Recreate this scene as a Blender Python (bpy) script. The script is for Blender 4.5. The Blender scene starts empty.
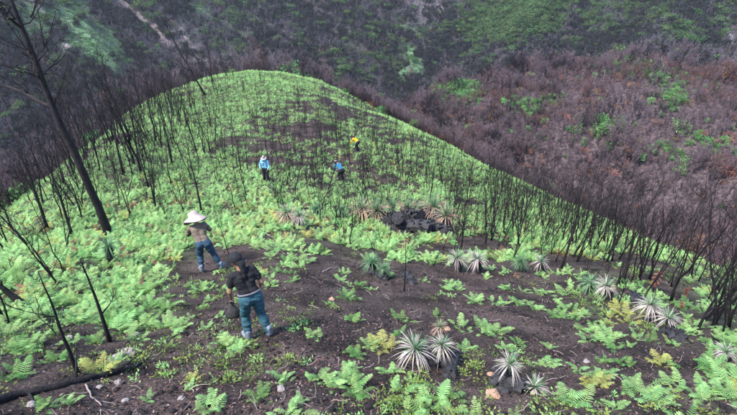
import bpy, bmesh, math, random
import numpy as np
from mathutils import Vector, Matrix

# ------------------------------------------------------------------ camera, sky, sun, exposure
SC = bpy.context.scene
COL = SC.collection
PITCH = math.radians(31.0)
FPX, CX, CY = 507.0, 368.5, 207.5          # focal length and centre in photo pixels (737 x 415)
CAMZ = 60.0
cam_d = bpy.data.cameras.new('camera')
cam_d.sensor_width = 36.0
cam_d.lens = 36.0 * FPX / 737.0
cam_d.clip_start = 0.1
cam_d.clip_end = 4000.0
cam = bpy.data.objects.new('camera', cam_d)
cam.location = (0, 0, CAMZ)
cam.rotation_euler = (math.pi / 2 - PITCH, 0, 0)
COL.objects.link(cam)
SC.camera = cam

SUN_EL, SUN_AZ = math.radians(58), math.radians(-125)   # azimuth from +Y, clockwise positive
world = bpy.data.worlds.new('World')
SC.world = world
world.use_nodes = True
wn = world.node_tree
sky = wn.nodes.new('ShaderNodeTexSky')
sky.sky_type = 'NISHITA'
sky.sun_disc = False
sky.sun_elevation = SUN_EL
sky.sun_rotation = SUN_AZ
sky.altitude = 2500
sky.air_density = 0.8
sky.dust_density = 3.0
sky.ozone_density = 0.4
bg = wn.nodes['Background']
bg.inputs['Strength'].default_value = 0.10
wn.links.new(sky.outputs[0], bg.inputs['Color'])
sun_d = bpy.data.lights.new('sun', 'SUN')
sun_d.energy = 1.5
sun_d.angle = math.radians(11)
sun_d.color = (1.0, 0.95, 0.88)
sun = bpy.data.objects.new('sun', sun_d)
sdir = Vector((math.sin(SUN_AZ) * math.cos(SUN_EL), math.cos(SUN_AZ) * math.cos(SUN_EL), math.sin(SUN_EL)))
sun.rotation_euler = sdir.to_track_quat('Z', 'Y').to_euler()
sun.location = (0, 0, 150)
COL.objects.link(sun)
SC.view_settings.view_transform = 'Standard'
SC.view_settings.look = 'None'
SC.view_settings.gamma = 1.0
SC.view_settings.use_curve_mapping = False
SC.view_settings.exposure = 2.4
SC.render.engine = 'CYCLES'
SC.cycles.use_denoising = True
SC.cycles.denoiser = 'OPENIMAGEDENOISE'
SC.cycles.denoising_input_passes = 'RGB_ALBEDO_NORMAL'
SC.cycles.max_bounces = 6
SC.cycles.diffuse_bounces = 3
SC.cycles.transparent_max_bounces = 4
SC.cycles.volume_bounces = 0

HAZE = 0.0001

# ------------------------------------------------------------------ numeric helpers
def hash2(ix, iy, seed):
    ix = ix.astype(np.int64); iy = iy.astype(np.int64)
    h = (ix * 374761393 + iy * 668265263 + seed * 1442695041) & 0xFFFFFFFF
    h = ((h ^ (h >> 13)) * 1274126177) & 0xFFFFFFFF
    h = (h ^ (h >> 16)) & 0xFFFFFFFF
    return h / 4294967295.0

def vnoise(x, y, seed=0):
    x = np.asarray(x, float); y = np.asarray(y, float)
    ix, iy = np.floor(x), np.floor(y)
    fx, fy = x - ix, y - iy
    fx = fx * fx * (3 - 2 * fx); fy = fy * fy * (3 - 2 * fy)
    a = hash2(ix, iy, seed); b = hash2(ix + 1, iy, seed)
    c = hash2(ix, iy + 1, seed); d = hash2(ix + 1, iy + 1, seed)
    return (a + (b - a) * fx) * (1 - fy) + (c + (d - c) * fx) * fy - 0.5      # -.5 .. .5

def fbm(x, y, seed=0, octv=4, gain=0.5):
    s, amp, tot = 0.0, 1.0, 0.0
    for i in range(octv):
        s = s + amp * vnoise(x * 2 ** i + 17.3 * i, y * 2 ** i - 9.1 * i, seed + i)
        tot += amp; amp *= gain
    return s / tot * 2      # roughly -1 .. 1

def sstep(a, b, v):
    t = np.clip((v - a) / (b - a), 0, 1)
    return t * t * (3 - 2 * t)

CP, SP = math.cos(PITCH), math.sin(PITCH)
def pix_dir(px, py):
    x = (np.asarray(px, float) - CX) / FPX
    v = (CY - np.asarray(py, float)) / FPX
    return x, CP + v * SP, -SP + v * CP

def pix_ang(px, py):
    x, y, z = pix_dir(px, py)
    return np.arctan2(x, y), -z / np.hypot(x, y)

def proj(x, y, z):
    x = np.asarray(x, float); y = np.asarray(y, float); z = np.asarray(z, float) - CAMZ
    f = y * CP - z * SP
    u = y * SP + z * CP
    f = np.where(f < 0.05, 0.05, f)
    return CX + FPX * x / f, CY - FPX * u / f, f

# ------------------------------------------------------------------ the lie of the land
# skyline of the spur: photo pixel and its distance in metres, plus belly of the profile
SIL = [(-260, 350, 17, 0.0), (-150, 305, 20, 0.1), (0, 218, 32, 0.9), (60, 172, 42, 1.8), (90, 143, 54, 2.6), (123, 115, 66, 3.5),
       (176, 91, 82, 4.6), (219, 75, 93, 5.3), (250, 68, 97, 5.6), (280, 71, 96, 5.5), (320, 82, 92, 5.2), (356, 100, 86, 4.7), (392, 116, 79, 4.1), (440, 138, 69, 3.2), (472, 157, 62, 2.6),
       (526, 187, 51, 1.7), (560, 207, 46, 1.3), (640, 239, 37, .6), (737, 279, 29, .1), (880, 340, 22, 0.0)]
_p = [pix_ang(a, b) for a, b, _, _ in SIL]
S_phi = np.array([-math.pi, -2.2, -1.5, -1.15] + [float(p[0]) for p in _p] + [1.15, 1.5, 2.2, math.pi])
S_T = np.array([-.25, -.1, .45, .72] + [float(p[1]) for p in _p] + [.74, .5, -.1, -.25])
S_R = np.array([60, 35, 16, 15] + [s[2] for s in SIL] + [17, 17, 35, 60], float)
S_B = np.array([0, 0, 0, 0] + [s[3] for s in SIL] + [0, 0, 0, 0], float)
_f = np.linspace(-math.pi, math.pi, 2881)
def _smooth(v, k):
    y = np.interp(_f, S_phi, v)
    ker = np.hanning(k); ker /= ker.sum()
    return np.convolve(np.pad(y, k // 2, mode='edge'), ker, mode='valid')[:len(_f)]
F_T, F_R, F_B = _smooth(S_T, 13), _smooth(S_R, 25), _smooth(S_B, 25)

HIL = [(250, 190, 90), (330, 142, 115), (440, 107, 145), (488, 93, 160), (534, 83, 172), (584, 72, 184), (626, 63, 192), (650, 67, 190), (690, 82, 182), (737, 96, 175), (900, 130, 160)]
BACK = [(440, 135, 225), (560, 90, 240), (610, 66, 250), (645, 55, 256), (690, 58, 262), (737, 64, 268), (900, 80, 275)]
_h = [pix_ang(a, b) for a, b, _ in HIL]
H_phi = np.array([float(p[0]) for p in _h]); H_T = np.array([float(p[1]) for p in _h]); H_R = np.array([h[2] for h in HIL], float)

_b = [pix_ang(a, b) for a, b, _ in BACK]
B_phi = np.array([float(p[0]) for p in _b]); B_T = np.array([float(p[1]) for p in _b]); B_R = np.array([q[2] for q in BACK], float)

def smin(a, b, k):
    h = np.clip(0.5 + 0.5 * (b - a) / k, 0, 1)
    return b + (a - b) * h - k * h * (1 - h)

def drop(r, phi):
    """height of the camera above the ground at distance r, bearing phi (metres, radians)"""
    T = np.interp(phi, _f, F_T); R = np.interp(phi, _f, F_R); B = np.interp(phi, _f, F_B)
    u = np.clip(r / R, 0, 1)
    x, y = r * np.sin(phi), r * np.cos(phi)
    d = T * r + 2.5 * (1 - u) ** 2 + 6.75 * B * u * (1 - u) ** 2
    e = np.maximum(r - R, 0)
    w = 9.0 + 0.05 * R
    d = d + (0.92 - T) * (np.sqrt(e * e + w * w) - w)
    # soil relief
    d = d + 0.10 * fbm(x / 2.3, y / 2.3, 3, 3) * sstep(.5, 3, r) + 0.035 * fbm(x / .45, y / .45, 8, 3) * (r < 40) + 0.5 * fbm(x / 8, y / 8, 5, 3) * sstep(10, 26, r) + 1.1 * fbm(x / 19, y / 19, 6, 2) * sstep(25, 60, r)
    # hill across the gully on the right
    hp = np.clip(phi, H_phi[0], H_phi[-1] + 0.2)
    T2 = np.interp(hp, H_phi, H_T); R2 = np.interp(hp, H_phi, H_R)
    q = r - R2
    dh = T2 * R2 - 0.16 * q * (q < 0) + 0.0
    dh = dh + np.where(q > 0, (0.16 + .55) * (np.sqrt(np.maximum(q, 0) ** 2 + 18 ** 2) - 18) - .16 * np.maximum(q, 0), 0)
    dh = dh + 300 * sstep(0.02, 0.45, H_phi[0] - phi) + 5.5 * fbm(x / 46, y / 46, 21, 3) * sstep(60, 130, r)
    d = smin(d, dh, 6.0)
    T3 = np.interp(phi, B_phi, B_T); R3 = np.interp(phi, B_phi, B_R); q = r - R3          # ridge behind that hill
    d3 = T3 * R3 - .30 * np.minimum(q, 0) + .6 * (np.sqrt(np.maximum(q, 0) ** 2 + 144) - 12) + 300 * sstep(0.0, 0.3, B_phi[0] - phi) + 2.5 * fbm(x / 40, y / 40, 23, 3)
    d = smin(d, d3, 6.0)
    # opposite mountain, with a draw running up to the right of the centre
    c = phi - 0.10
    r0 = 338 - 70 * np.exp(-((phi + 0.72) / 0.42) ** 2) - 40 * np.exp(-((phi - 0.75) / 0.3) ** 2) + 45 * np.exp(-(c / 0.12) ** 2)
    rid = fbm((x * .62 + y * .78) / 60, (y * .62 - x * .78) / 230, 33, 3)
    rid2 = fbm((x * .8 - y * .6) / 45, (y * .8 + x * .6) / 200, 37, 3)
    mix = sstep(-.05, .25, phi)
    rel = 32 * (rid * (1 - mix) + rid2 * mix) + 9 * fbm(x / 26, y / 26, 41, 3)
    df = 128 - 0.56 * (r - r0) - rel
    df = np.maximum(df, -46 + .02 * (r - 600))
    df = np.where(np.abs(phi) > 1.6, df + 400 * sstep(1.6, 2.2, np.abs(phi)), df)
    d = smin(d, df, 12.0)
    return smin(d, np.full_like(d, 150.0), 14.0)

def gz(x, y):
    x = np.asarray(x, float); y = np.asarray(y, float)
    return CAMZ - drop(np.hypot(x, y), np.arctan2(x, y))

RG = np.geomspace(2.0, 900, 1100)
def hit(px, py):
    """ground point seen at a photo pixel"""
    px = np.atleast_1d(np.asarray(px, float)); py = np.atleast_1d(np.asarray(py, float))
    out = np.full((len(px), 3), np.nan)
    for s in range(0, len(px), 400):
        phi, T = pix_ang(px[s:s + 400], py[s:s + 400])
        g = drop(RG[None, :] + 0 * phi[:, None], phi[:, None] + 0 * RG[None, :]) / RG[None, :] - T[:, None]
        ok = g <= 0
        i = np.argmax(ok, axis=1)
        has = ok.any(axis=1) & (i > 0)
        k = np.arange(len(phi))
        i = np.maximum(i, 1)
        g0, g1 = g[k, i - 1], g[k, i]
        t = g0 / (g0 - g1 + 1e-9)
        r = RG[i - 1] + (RG[i] - RG[i - 1]) * t
        x, y = r * np.sin(phi), r * np.cos(phi)
        P = np.stack([x, y, gz(x, y)], 1)
        P[~has] = np.nan
        out[s:s + 400] = P
    return out

def at(px, py):
    return Vector(hit(px, py)[0])

def spur_r(phi):
    return np.interp(phi, _f, F_R)

def normal_at(x, y, e=.15):
    return Vector((-(gz(x + e, y) - gz(x - e, y)) / (2 * e), -(gz(x, y + e) - gz(x, y - e)) / (2 * e), 1)).normalized()

# ------------------------------------------------------------------ photo-read covers (0..9 on 41 px cells)
FERN_GRID = ['000000000000000000', '000006980000000000', '000788755670000000', '556776544577888888', '667876665566788888',
             '687997667874777887', '998753345444556567', '977764333334457666', '644444222323334456', '333223334442223456']
TREE_GRID = ['000000000000000000', '000055400000000000', '008864789999900000', '555543678999999999', '332222334688999999',
             '111000011234566543', '110000000000012222', '100000000000000001', '000000000000000001', '000000000000000000']
def grid(G, px, py):
    A = np.array([[int(c) for c in r] for r in G], float)
    gx = np.clip(np.asarray(px) / 41.0 - .5, 0, 16.999); gy = np.clip(np.asarray(py) / 41.5 - .5, 0, 8.999)
    ix, iy = gx.astype(int), gy.astype(int); fx, fy = gx - ix, gy - iy
    return (A[iy, ix] * (1 - fx) + A[iy, ix + 1] * fx) * (1 - fy) + (A[iy + 1, ix] * (1 - fx) + A[iy + 1, ix + 1] * fx) * fy

# far mountain patches: px, py, rx, ry, turn, kind, weight
FAR = [(45, 20, 28, 13, .5, 'grass', .9), (95, 45, 34, 20, .6, 'grass', 1.3), (75, 15, 30, 15, .7, 'grass', 1.0), (24, 38, 22, 10, .6, 'grass', .8), (125, 62, 16, 9, .3, 'grass', .7),
       (20, 75, 30, 22, .4, 'dark', .8), (150, 8, 24, 9, .7, 'pale', .6), (185, 38, 42, 10, .8, 'pale', .7), (200, 12, 16, 22, .9, 'grass', .5), (240, 25, 20, 30, .9, 'grass', .3),
       (330, 22, 60, 22, .2, 'dark', .7), (380, 50, 36, 14, .5, 'green', .45), (415, 62, 6, 22, -.5, 'grass', 1.2), (408, 30, 25, 9, .3, 'grass', .5), (402, 72, 7, 5, 0, 'grass', 1.4),
       (437, 12, 30, 12, .2, 'pale', 1.0), (452, 62, 8, 20, .25, 'pale', .5), (450, 50, 30, 30, .2, 'dark', .7), (520, 12, 38, 17, -.35, 'bush', 1.3), (490, 22, 26, 11, -.3, 'bush', 1.0), (495, 33, 20, 6, -.3, 'bush', .7),
       (590, 20, 22, 11, .3, 'green', .5), (625, 8, 30, 10, .4, 'green', .6), (680, 35, 24, 13, .4, 'green', .7), (700, 10, 34, 12, .2, 'dark', .5), (728, 45, 12, 22, .3, 'pale', 1.1), (660, 18, 30, 14, .2, 'green', .5),
       (540, 50, 50, 16, -.3, 'dark', .45), (290, 55, 18, 16, 0, 'dark', .5), (330, 60, 12, 20, 0, 'orange', .5), (376, 48, 12, 14, 0, 'orange', .4), (340, 74, 8, 7, 0, 'green', .8), (120, 85, 60, 22, .3, 'dark', .5), (500, 72, 44, 15, -.3, 'dark', 1.0), (560, 58, 44, 14, -.25, 'dark', 1.0), (610, 46, 36, 13, -.2, 'dark', .9), (480, 50, 30, 14, -.3, 'dark', .8), (690, 50, 50, 8, 0, 'dark', .8), (420, 85, 34, 16, 0, 'dark', .9)]
FAR_KINDS = ['twig', 'grass', 'dark', 'pale', 'bush', 'green', 'orange']
def far_weights(px, py):
    W = {k: np.zeros(np.shape(px)) for k in FAR_KINDS}
    for bx, by, rx, ry, a, k, w in FAR:
        dx, dy = px - bx, py - by
        u = dx * math.cos(a) + dy * math.sin(a); v = -dx * math.sin(a) + dy * math.cos(a)
        W[k] = np.maximum(W[k], w * np.exp(-((u / rx) ** 2 + (v / ry) ** 2)))
    return W
HILLP = [(671, 96, 12, 13, 0, 1.2), (700, 146, 24, 8, 0, 1.2), (672, 152, 22, 7, 0, 1.1), (638, 150, 9, 7, 0, 1.2), (650, 72, 22, 6, 0, .7), (525, 108, 14, 8, 0, .8), (545, 104, 14, 6, 0, .6), (605, 132, 22, 7, 0, .6),
         (462, 96, 18, 7, 0, 1.2), (470, 89, 12, 5, 0, 1.2)]

# ------------------------------------------------------------------ materials
def mat(name, base, rough=.8, var=None, scale=4.0, detail=4.0, bump=0.0, bscale=None, translucent=0.0, objvar=0.0, spec=.25, attr=None, coat=None):
    m = bpy.data.materials.new(name); m.use_nodes = True
    nt = m.node_tree; N = nt.nodes; L = nt.links
    p = N['Principled BSDF']
    p.inputs['Roughness'].default_value = rough
    p.inputs['Specular IOR Level'].default_value = spec
    tc = N.new('ShaderNodeTexCoord')
    col = None
    if attr:
        a = N.new('ShaderNodeAttribute'); a.attribute_name = attr
        col = a.outputs['Color']
    if var is not None:
        nz = N.new('ShaderNodeTexNoise'); nz.inputs['Scale'].default_value = scale; nz.inputs['Detail'].default_value = detail
        L.new(tc.outputs['Object'], nz.inputs['Vector'])
        rp = N.new('ShaderNodeMapRange'); rp.inputs['From Min'].default_value = .32; rp.inputs['From Max'].default_value = .68
        L.new(nz.outputs[0], rp.inputs['Value'])
        mx = N.new('ShaderNodeMix'); mx.data_type = 'RGBA'
        L.new(rp.outputs[0], mx.inputs[0])
        mx.inputs[6].default_value = (*base, 1); mx.inputs[7].default_value = (*var, 1)
        col = mx.outputs[2]
    if objvar:
        oi = N.new('ShaderNodeObjectInfo')
        hs = N.new('ShaderNodeHueSaturation')
        a1 = N.new('ShaderNodeMapRange'); a1.inputs['To Min'].default_value = .5 - .05 * objvar; a1.inputs['To Max'].default_value = .5 + .018 * objvar
        L.new(oi.outputs['Random'], a1.inputs['Value']); L.new(a1.outputs[0], hs.inputs['Hue'])
        wv = N.new('ShaderNodeMath'); wv.operation = 'FRACT'
        w2 = N.new('ShaderNodeMath'); w2.operation = 'MULTIPLY'; w2.inputs[1].default_value = 17.31
        L.new(oi.outputs['Random'], w2.inputs[0]); L.new(w2.outputs[0], wv.inputs[0])
        a2 = N.new('ShaderNodeMapRange'); a2.inputs['To Min'].default_value = 1 - .42 * objvar; a2.inputs['To Max'].default_value = 1 + .35 * objvar
        L.new(wv.outputs[0], a2.inputs['Value']); L.new(a2.outputs[0], hs.inputs['Value'])
        if col is None: hs.inputs['Color'].default_value = (*base, 1)
        else: L.new(col, hs.inputs['Color'])
        col = hs.outputs[0]
    if col is None: p.inputs['Base Color'].default_value = (*base, 1)
    else: L.new(col, p.inputs['Base Color'])
    if bump:
        n2 = N.new('ShaderNodeTexNoise'); n2.inputs['Scale'].default_value = bscale or scale * 3; n2.inputs['Detail'].default_value = 5
        L.new(tc.outputs['Object'], n2.inputs['Vector'])
        b = N.new('ShaderNodeBump'); b.inputs['Strength'].default_value = bump; b.inputs['Distance'].default_value = .02
        L.new(n2.outputs[0], b.inputs['Height']); L.new(b.outputs[0], p.inputs['Normal'])
    if translucent:
        t = N.new('ShaderNodeBsdfTranslucent')
        if col is None: t.inputs['Color'].default_value = (*base, 1)
        else: L.new(col, t.inputs['Color'])
        ms = N.new('ShaderNodeMixShader'); ms.inputs[0].default_value = translucent
        L.new(p.outputs[0], ms.inputs[1]); L.new(t.outputs[0], ms.inputs[2])
        L.new(ms.outputs[0], N['Material Output'].inputs['Surface'])
    return m

M = {}
M['fern'] = mat('fern_green', (.205, .41, .135), .55, (.33, .57, .215), 2.5, 2, translucent=.22, objvar=.7)
M['fern_yellow'] = mat('fern_yellow_green', (.38, .46, .12), .6, (.46, .44, .15), 3, 2, translucent=.3, objvar=.6)
M['fern_deep'] = mat('fern_deep_green', (.12, .30, .08), .55, (.20, .40, .125), 3, 2, translucent=.3, objvar=.7)
M['fern_brown'] = mat('dead_fern', (.16, .09, .05), .7, (.26, .16, .09), 3, 2, translucent=.15, objvar=.6)
M['char'] = mat('charred_bark', (.012, .010, .011), .85, (.032, .027, .029), 9, 5, bump=.8, bscale=40)
M['char_blue'] = mat('charred_scales', (.014, .014, .016), .6, (.060, .058, .066), 14, 5, bump=1, bscale=50, spec=.4)
M['bark'] = mat('scorched_bark', (.015, .012, .013), .85, (.038, .030, .032), 5, 5, bump=.8, bscale=30)
M['twig'] = mat('dead_twigs', (.135, .095, .108), .9, (.20, .15, .16), .8, 3, objvar=.6)
M['twig_red'] = mat('rusty_twigs', (.13, .075, .068), .9, (.19, .115, .10), .8, 3, objvar=.6)
M['twig_dark'] = mat('burnt_twigs', (.030, .024, .029), .9, (.055, .044, .05), .8, 3, objvar=.6)
M['twig_grey'] = mat('ashen_twigs', (.15, .14, .16), .9, (.22, .20, .225), .8, 3, objvar=.6)
M['twig_far'] = mat('far_twigs', (.115, .10, .125), .9, (.19, .165, .19), .8, 3, objvar=.8)
M['leaf_dark'] = mat('dark_leaves', (.020, .023, .026), .7, (.038, .045, .040), 1, 3, translucent=.15, objvar=.8)
M['leaf_bush'] = mat('bush_leaves', (.05, .115, .04), .7, (.10, .18, .065), 1, 3, translucent=.2, objvar=.9)
M['leaf_grass'] = mat('hillside_grass', (.085, .20, .085), .7, (.14, .26, .11), .5, 3, translucent=.2, objvar=.7)
M['leaf_patch'] = mat('fresh_regrowth', (.11, .27, .09), .7, (.18, .36, .13), 1, 3, translucent=.2, objvar=.8)
M['leaf_orange'] = mat('scorched_leaves', (.24, .12, .065), .8, (.34, .20, .12), 2, 3, translucent=.2, objvar=.8)
M['ros_pale'] = mat('dry_rosette_leaves', (.43, .375, .33), .7, (.60, .54, .49), 9, 3, translucent=.15, objvar=.5)
M['ros_pink'] = mat('scorched_rosette_leaves', (.38, .255, .18), .7, (.45, .36, .26), 9, 3, translucent=.15, objvar=.6)
M['ros_green'] = mat('rosette_green_leaves', (.10, .24, .12), .6, (.20, .34, .18), 9, 3, translucent=.2, objvar=.5)
M['stone'] = mat('pale_stone', (.22, .19, .19), .85, (.36, .32, .31), 12, 5, bump=.6)
M['stone_tan'] = mat('tan_stone', (.30, .17, .11), .85, (.42, .30, .22), 12, 5, bump=.6)
M['stick_pale'] = mat('bleached_stick', (.24, .19, .175), .8, (.36, .30, .28), 10, 4, bump=.4)
M['litter_pale'] = mat('pale_litter', (.18, .14, .13), .85, (.28, .22, .20), 5, 2, objvar=.9)
M['litter_brown'] = mat('brown_litter', (.10, .058, .045), .85, (.17, .10, .075), 5, 2, objvar=.9)
M['moss'] = mat('low_weeds', (.12, .22, .05), .7, (.20, .29, .08), 5, 2, translucent=.2, objvar=.9)

def soil_material():
    m = bpy.data.materials.new('burnt_soil'); m.use_nodes = True
    nt = m.node_tree; N = nt.nodes; L = nt.links
    p = N['Principled BSDF']; p.inputs['Roughness'].default_value = .92; p.inputs['Specular IOR Level'].default_value = .15
    tc = N.new('ShaderNodeTexCoord')
    at_ = N.new('ShaderNodeAttribute'); at_.attribute_name = 'ground_colour'
    def noise(s, d, lo, hi):
        n = N.new('ShaderNodeTexNoise'); n.inputs['Scale'].default_value = s; n.inputs['Detail'].default_value = d
        L.new(tc.outputs['Object'], n.inputs['Vector'])
        r = N.new('ShaderNodeMapRange'); r.inputs['From Min'].default_value = lo; r.inputs['From Max'].default_value = hi
        L.new(n.outputs[0], r.inputs['Value']); return r.outputs[0]
    def mul(c, f, lo, hi):
        r = N.new('ShaderNodeMapRange'); r.inputs['To Min'].default_value = lo; r.inputs['To Max'].default_value = hi
        L.new(f, r.inputs['Value'])
        v = N.new('ShaderNodeVectorMath'); v.operation = 'SCALE'
        L.new(c, v.inputs[0]); L.new(r.outputs[0], v.inputs['Scale']); return v.outputs[0]
    c = mul(at_.outputs['Color'], noise(1.3, 6, .35, .65), .4, 1.45)
    c = mul(c, noise(26, 6, .3, .7), .3, 2.0)
    # crumbs of ash and litter
    def fleck(c, s, lo, hi, colr):
        f = noise(s, 2, lo, hi)
        x = N.new('ShaderNodeMix'); x.data_type = 'RGBA'
        L.new(f, x.inputs[0]); L.new(c, x.inputs[6]); x.inputs[7].default_value = (*colr, 1); return x.outputs[2]
    c = fleck(c, 45, .64, .72, (.15, .115, .11))
    c = fleck(c, 19, .66, .74, (.10, .055, .045))
    c = fleck(c, 11, .66, .78, (.10, .13, .045))
    L.new(c, p.inputs['Base Color'])
    n2 = N.new('ShaderNodeTexNoise'); n2.inputs['Scale'].default_value = 18; n2.inputs['Detail'].default_value = 8
    L.new(tc.outputs['Object'], n2.inputs['Vector'])
    b = N.new('ShaderNodeBump'); b.inputs['Strength'].default_value = .9; b.inputs['Distance'].default_value = .05
    L.new(n2.outputs[0], b.inputs['Height']); L.new(b.outputs[0], p.inputs['Normal'])
    return m
M['soil'] = soil_material()

# ------------------------------------------------------------------ object helpers
def link(o, parent=None):
    COL.objects.link(o)
    if parent is not None: o.parent = parent
    return o
def tag(o, label=None, cat=None, group=None, kind=None):
    if label: o['label'] = label
    if cat: o['category'] = cat
    if group: o['group'] = group
    if kind: o['kind'] = kind
    return o
def empty(name, loc, rz=0.0):
    o = bpy.data.objects.new(name, None); o.empty_display_size = .1
    o.location = loc; o.rotation_euler = (0, 0, rz)
    return link(o)

class MB:
    """collects faces of one mesh"""
    def __init__(s): s.v = []; s.f = []; s.m = []
    def add(s, vs, fs, m=0):
        k = len(s.v); s.v.extend(vs); s.f.extend([tuple(i + k for i in f) for f in fs]); s.m.extend([m] * len(fs))
    def tube(s, pts, rad, n=5, m=0, cap=True):
        pts = [Vector(p) for p in pts]; k = len(s.v); rows = len(pts)
        ref = Vector((.31, .17, .93))
        for i, p in enumerate(pts):
            t = (pts[min(i + 1, rows - 1)] - pts[max(i - 1, 0)])
            t = t.normalized() if t.length > 1e-9 else Vector((0, 0, 1))
            a = t.cross(ref if abs(t.dot(ref)) < .95 else Vector((1, 0, 0))).normalized(); b = t.cross(a)
            for j in range(n):
                q = 2 * math.pi * j / n
                s.v.append(tuple(p + (a * math.cos(q) + b * math.sin(q)) * rad[i]))
        for i in range(rows - 1):
            for j in range(n):
                s.f.append((k + i * n + j, k + i * n + (j + 1) % n, k + (i + 1) * n + (j + 1) % n, k + (i + 1) * n + j)); s.m.append(m)
        if cap and n > 2:
            s.f.append(tuple(k + j for j in range(n))[::-1]); s.m.append(m)
            s.f.append(tuple(k + (rows - 1) * n + j for j in range(n))); s.m.append(m)
    def mesh(s, name, mats, smooth=True):
        me = bpy.data.meshes.new(name); me.from_pydata(s.v, [], s.f); 
        for q in mats: me.materials.append(q)
        me.polygons.foreach_set('material_index', s.m)
        me.polygons.foreach_set('use_smooth', [smooth] * len(s.f)); me.update()
        return me
def obj(name, me, parent=None, loc=None, rz=None):
    o = bpy.data.objects.new(name, me)
    if loc is not None: o.location = loc
    if rz is not None: o.rotation_euler = (0, 0, rz)
    return link(o, parent)

def instances(name, P, ROT, SCL, IDX, protos, label, cat=None):
    """one object of uncountable growth: protos set out on points by geometry nodes"""
    me = bpy.data.meshes.new(name); n = len(P)
    me.vertices.add(n); me.vertices.foreach_set('co', np.asarray(P, np.float32).ravel())
    a = me.attributes.new('rot', 'FLOAT_VECTOR', 'POINT'); a.data.foreach_set('vector', np.asarray(ROT, np.float32).ravel())
    a = me.attributes.new('scl', 'FLOAT_VECTOR', 'POINT'); a.data.foreach_set('vector', np.asarray(SCL, np.float32).ravel())
    a = me.attributes.new('idx', 'INT', 'POINT'); a.data.foreach_set('value', np.asarray(IDX, np.int32))
    me.update()
    o = obj(name, me)
    c = bpy.data.collections.new(name + '_kinds')
    for i, pm in enumerate(protos):
        c.objects.link(bpy.data.objects.new('%s_kind_%02d' % (name, i), pm))
    g = bpy.data.node_groups.new(name, 'GeometryNodeTree')
    g.interface.new_socket('Geometry', in_out='INPUT', socket_type='NodeSocketGeometry')
    g.interface.new_socket('Geometry', in_out='OUTPUT', socket_type='NodeSocketGeometry')
    N = g.nodes; L = g.links
    gi = N.new('NodeGroupInput'); go = N.new('NodeGroupOutput')
    ip = N.new('GeometryNodeInstanceOnPoints'); ci = N.new('GeometryNodeCollectionInfo')
    ci.inputs['Collection'].default_value = c; ci.inputs['Separate Children'].default_value = True; ci.inputs['Reset Children'].default_value = True
    def na(nm, t):
        q = N.new('GeometryNodeInputNamedAttribute'); q.data_type = t; q.inputs['Name'].default_value = nm; return q.outputs[0]
    L.new(gi.outputs[0], ip.inputs['Points']); L.new(ci.outputs[0], ip.inputs['Instance'])
    ip.inputs['Pick Instance'].default_value = True
    L.new(na('idx', 'INT'), ip.inputs['Instance Index'])
    L.new(na('rot', 'FLOAT_VECTOR'), ip.inputs['Rotation']); L.new(na('scl', 'FLOAT_VECTOR'), ip.inputs['Scale'])
    L.new(ip.outputs[0], go.inputs[0])
    md = o.modifiers.new('scatter', 'NODES'); md.node_group = g
    return tag(o, label, cat, kind='stuff')

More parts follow.
